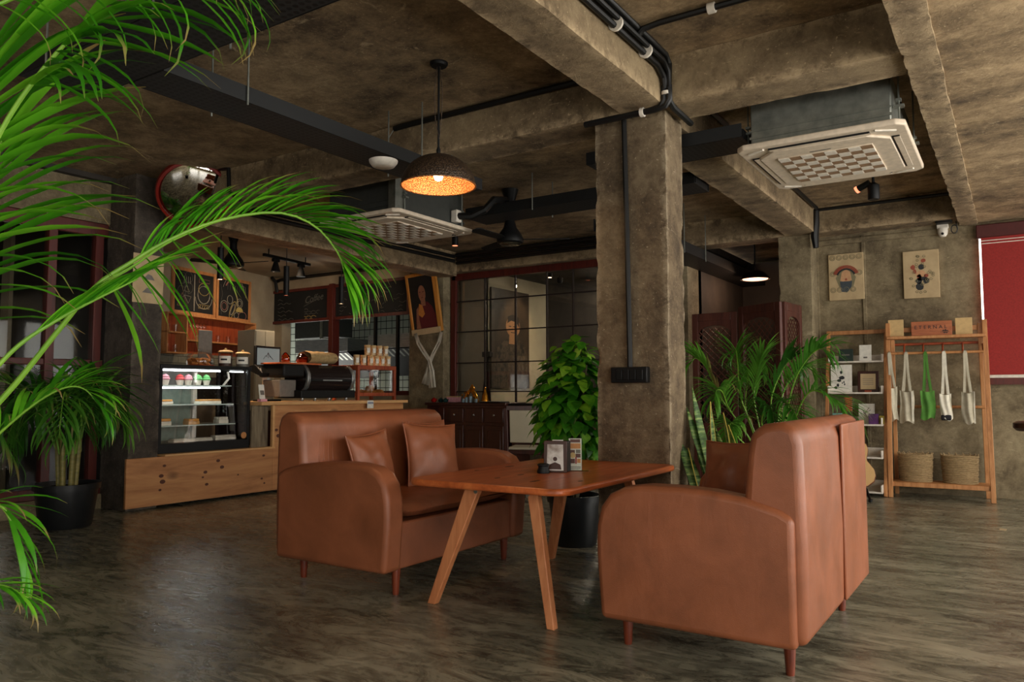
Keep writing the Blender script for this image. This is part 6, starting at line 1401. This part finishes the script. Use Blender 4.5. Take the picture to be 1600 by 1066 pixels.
# upper frond with bright stalk at the top
frond(t, fo, PD((-60, 330, 1.5), (10, 190, 1.5), (70, 105, 1.5), (115, 55, 1.5), (165, 0, 1.5), (235, -45, 1.5), (320, -60, 1.5)), .0045, 22, LS1, .235, CU, .3, -.1, .25, .55, (1, -1), (1, 4), 23, lambda q: .8+.4*math.sin(PI*q), grav=.45)
frond(t, fo, PD((-150, 120, 1.45), (-60, 40, 1.45), (40, -10, 1.45), (160, -40, 1.45), (290, -40, 1.45), (380, -15, 1.45)), .004, 18, LS1, .2, -FW, .75, .0, .3, .75, (1,), (2, 4), 29, lambda q: .8+.3*math.sin(PI*q), grav=.2)
# lower near fronds
frond(t, fo, PD((-120, 840, 2.4), (-40, 720, 2.4), (30, 650, 2.42), (90, 610, 2.45), (130, 607, 2.47), (160, 640, 2.47)), .005, 22, LS1, .16, CU, .6, .25, .25, .75, (1, -1), (1, 4), 31)
frond(t, fo, PD((-150, 900, 2.0), (-60, 800, 2.0), (0, 790, 2.0), (25, 840, 2.0), (35, 885, 2.0)), .006, 10, LS1, .16, CU, .3, .1, .3, .8, (1, -1), (1, 3), 37)
frond(t, fo, PD((-150, 1000, 1.7), (-60, 925, 1.7), (0, 915, 1.7), (45, 935, 1.7)), .005, 9, LS1, .10, CU, .5, -.05, .3, .7, (1, -1), (1, 4), 41)
MB().lathe([(.17, 0), (.2, .02), (.23, .4), (.245, .4), (.245, .43), (.215, .43)], 28).build('pot', K['blackpot'], t, smooth=True)
MB().lathe([(0, .38), (.22, .385), (.22, .36)], 24).build('soil', K['soil'], t)
for k in range(4): MB().tube([(.05*math.cos(k*1.6), .05*math.sin(k*1.6), .37), (.07*math.cos(k*1.6), .07*math.sin(k*1.6), .7), (.06*math.cos(k*1.6)+.05, .06*math.sin(k*1.6), 1.0)], .018, 8).build('cane', K['cane'], t, smooth=True)

def big_pot(root, r, h):
    MB().lathe([(r*.74, 0), (r*.78, .015), (r*.94, h*.86), (r*1.0, h*.86), (r*1.02, h), (r*.92, h), (r*.90, h*.9)], 32).build('pot', K['blackpot'], root, smooth=40); MB().lathe([(0, h*.9), (r*.91, h*.9), (r*.91, h*.85)], 24).build('soil', K['soil'], root)
# potted palm by the left glazing
pb_ = Vector((-6.62, 3.36, 0)); t = thing('potted_palm', 'leafy palm in a black pot standing at the left wall beside the column', 'plant', pb_); big_pot(t, .25, .36)
rnd = random.Random(4)
for k in range(6): a = k*1.05; MB().tube([(.06*math.cos(a), .06*math.sin(a), .32), (.08*math.cos(a), .08*math.sin(a), .72)], .02, 8).build('cane', K['cane'], t, smooth=True)
for k in range(14):
    a = k*2.399; e = (.35+.65*((k*7) % 10)/10)*(.55 if math.sin(a) > -.1 else 1); L = rnd.uniform(.62, .95); d = Vector((math.cos(a), math.sin(a), 0)); b = pb_+d*.07+Vector((0, 0, .6))
    P = [b, b+d*L*.18*e+Vector((0, 0, L*.40)), b+d*L*.5*e+Vector((0, 0, L*.68)), b+d*L*.85*e+Vector((0, 0, L*(.72-.25*e))), b+d*L*1.1*e+Vector((0, 0, L*(.55-.5*e)))]
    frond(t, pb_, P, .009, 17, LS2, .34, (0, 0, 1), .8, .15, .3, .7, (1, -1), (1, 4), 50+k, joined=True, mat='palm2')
pb2 = Vector((-7.0, 2.3, 0)); t = thing('potted_palm', 'second shadowed palm in a dark pot at the far left edge', 'plant', pb2); big_pot(t, .22, .34)
for k in range(4): a = k*1.5; MB().tube([(.05*math.cos(a), .05*math.sin(a), .3), (.07*math.cos(a), .07*math.sin(a), .7)], .016, 8).build('cane', K['cane'], t, smooth=True)
for k in range(11):
    a = k*2.399; e = .4+.6*((k*7) % 10)/10; L = rnd.uniform(.65, 1.0); d = Vector((abs(math.cos(a)), math.sin(a), 0)); b = pb2+d*.06+Vector((0, 0, .55))
    P = [b, b+d*L*.15*e+Vector((0, 0, L*.40)), b+d*L*.4*e+Vector((0, 0, L*.62)), b+d*L*.7*e+Vector((0, 0, L*(.62-.25*e))), b+d*L*.95*e+Vector((0, 0, L*(.45-.5*e)))]
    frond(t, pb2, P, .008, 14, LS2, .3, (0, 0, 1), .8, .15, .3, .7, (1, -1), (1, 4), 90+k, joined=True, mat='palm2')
# palm behind the right sofa
pb3 = Vector((-1.62, 6.2, 0)); t = thing('potted_palm', 'areca palm with yellow stalks behind the right sofa, before the folding screen', 'plant', pb3); big_pot(t, .22, .36)
for k, (px, py, dd, mx, my) in enumerate(((1088, 560, 6.1, 1125, 620), (1150, 548, 6.25, 1157, 620), (1190, 560, 6.1, 1178, 620), (1235, 563, 5.9, 1205, 625), (1282, 545, 5.7, 1240, 600), (1318, 640, 5.5, 1262, 615), (1248, 660, 5.4, 1222, 632), (1120, 610, 5.6, 1140, 640), (1170, 580, 6.6, 1165, 640), (1205, 640, 5.6, 1190, 660), (1140, 665, 5.5, 1150, 680), (1265, 575, 6.3, 1225, 610))):
    b = pb3+Vector((.04*math.cos(k*2), .04*math.sin(k*2), .36)); tip = dep(px, py, dd); md = dep(mx, my, (dd+6.0)/2)
    P = [b, b.lerp(md, .55)+Vector((0, 0, .03)), md, md.lerp(tip, .55)+Vector((0, 0, .05)), tip, tip+(tip-md)*.22+Vector((0, 0, -.10))]
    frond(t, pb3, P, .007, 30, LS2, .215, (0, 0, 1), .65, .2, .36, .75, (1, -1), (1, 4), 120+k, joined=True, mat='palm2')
# snake plant
sp = Vector((-1.52, 4.72, 0)); t = thing('snake_plant', 'upright striped snake plant in a pot between the pillar and the right sofa', 'plant', sp); big_pot(t, .17, .3)
def snake_mat():
    t_ = NT('snake_leaf'); tc = t_.n('ShaderNodeTexCoord'); n1 = t_.noise(t_.coord((3, 3, 26)), 2.2, 5, .6, .6)
    col = t_.ramp(n1, [(.38, S(30, 58, 26)), (.52, S(78, 112, 52)), (.64, S(140, 158, 92))])
    t_.setp(Base_Color=col, Roughness=.4); return t_.m
K['snake'] = snake_mat(); K['snakedge'] = plain('yellow_leaf_edge', S(176, 158, 70), .5)
for k, (px, py, bx_, w) in enumerate(((1060, 688, 1066, .036), (1077, 636, 1092, .034), (1086, 603, 1094, .032), (1110, 628, 1100, .034), (1073, 700, 1080, .03), (1126, 645, 1122, .034), (1135, 664, 1130, .028), (1118, 662, 1112, .03), (1095, 690, 1098, .035))):
    dd = 4.92+.06*((k*5) % 4); tip = dep(px, py, dd); b = sp+Vector(((bx_-1096)/1200*4.9*.83, (bx_-1096)/1200*4.9*.5+.03*((k*3) % 3-1), .28)); n = 12; m = MB(); e1 = []; e2 = []; vs = []
    for i in range(n+1):
        q = i/n; c = b.lerp(tip, q)+Vector((.02*math.sin(q*3+k), .015*math.sin(q*2+k*2), 0))-sp; ww = w*(.55+.6*math.sin(PI*min(1, q*.72+.12)))*(1 if q < .8 else max(.03, (1-q)/.2)); tw = k*.7+q*.5
        r = (RT*math.cos(tw*.4)+FW*math.sin(tw*.4)); vs += [c-r*ww, c-FW*ww*-.35, c+r*ww]; e1.append(c-r*ww); e2.append(c+r*ww)
    m.add(vs, [(i*3+j, i*3+j+1, i*3+j+4, i*3+j+3) for i in range(n) for j in (0, 1)]); lf = m.build('leaf', K['snake'], t, smooth=True, solid=.004)
    if k in (3, 4, 5, 6): 
        for e in (e1, e2): MB().tube(e, .0035, 5).build('leaf_edge', K['snakedge'], lf, smooth=True)
# leafy shrub beside the pillar
sh = Vector((-2.72, 4.98, 0)); t = thing('leafy_shrub', 'dense bright green leafy shrub in a black pot left of the central pillar', 'plant', sh); big_pot(t, .20, .36)
m = MB(); vs = []
prof = [(0, .02), (.08, .24), (.22, .40), (.42, .42), (.65, .30), (.85, .14), (1, 0)]
for x, w in prof: vs += [(x, -w, .10*w-.25*x*x), (x, 0, -.25*x*x), (x, w, .10*w-.25*x*x)]
m.add(vs, [(i*3+j, i*3+j+1, i*3+j+4, i*3+j+3) for i in range(len(prof)-1) for j in (0, 1)]); leafm = m.mesh('leaf', K['shrub'], 60)
rnd = random.Random(12); tc_ = Vector((0, 0, 1.02)); tops = []
for k in range(9):
    a = k*2.4; r = .06+.17*((k*5) % 9)/9; z = .85+.5*((k*7) % 9)/9; tip = Vector((r*math.cos(a), r*math.sin(a), z)); tops.append(tip)
    MB().tube([(.02*math.cos(a), .02*math.sin(a), .32), (tip*.5)+Vector((0, 0, .25)), tip], [.012, .008, .004], 6).build('stem', K['shrubstem'], t, smooth=True)
def leaf_at(k, shell):
    u = rnd.random()*2*PI; v = rnd.uniform(-1, 1); rr = shell*rnd.uniform(.78, 1.16)
    d = Vector((math.sqrt(1-v*v)*math.cos(u), math.sqrt(1-v*v)*math.sin(u), v)); taper = 1-.45*max(0, d.z)-.15*max(0, -d.z)
    p = tc_+Vector((d.x*.285*taper, d.y*.285*taper, d.z*.43))*rr
    out = (Vector((d.x, d.y, d.z*.35))+Vector((0, 0, -.45))+Vector((rnd.uniform(-.4, .4), rnd.uniform(-.4, .4), rnd.uniform(-.3, .3)))).normalized()
    z = (d+Vector((0, 0, .6))).normalized(); y = z.cross(out).normalized(); z = out.cross(y); s = rnd.uniform(.075, .125)
    return Matrix.Translation(p) @ Matrix((out, y, z)).transposed().to_4x4() @ Matrix.Scale(s, 4)
view = (CAM-sh); view.z = 0; view.normalize(); cnt = 0
jm = MB()
while cnt < 300:
    M = leaf_at(cnt, 1.0)
    if (M.translation-tc_).normalized().dot(view) < -.25 and rnd.random() < .9: 
        jm.add([M @ v.co for v in leafm.vertices], [tuple(pp.vertices) for pp in leafm.polygons]); continue
    o = bpy.data.objects.new('leaf', leafm); C.objects.link(o); o.parent = t; o.matrix_basis = M; cnt += 1
for k in range(300):
    M = leaf_at(k, rnd.choice((.35, .55, .75, .9))); jm.add([M @ v.co for v in leafm.vertices], [tuple(pp.vertices) for pp in leafm.polygons])
o = jm.build('inner_leaves', K['shrub'], t, smooth=60); o['kind'] = 'stuff'
K['brightleaf'] = leaf_mat('young_leaf', S(110, 160, 40), S(140, 190, 56), S(170, 206, 80), None, .5); young = leafm.copy(); young.materials.clear(); young.materials.append(K['brightleaf'])
for k in range(16):
    a = k*2.1; p = tc_+Vector((.05*math.cos(a)+.10*math.sin(k), .05*math.sin(a), .36+.10*((k*3) % 5)/5)); o = obj('young_leaf', young, t, p, (rnd.uniform(-.4, .4), .5+rnd.uniform(-.3, .4), a), (.07,)*3)
for k in range(3): MB().tube([tc_+Vector((.02*k-.02, 0, .2)), tc_+Vector((.10*math.sin(k*2), .05*math.cos(k*2), .42))], .004, 5).build('stem', K['shrubstem'], t, smooth=True)
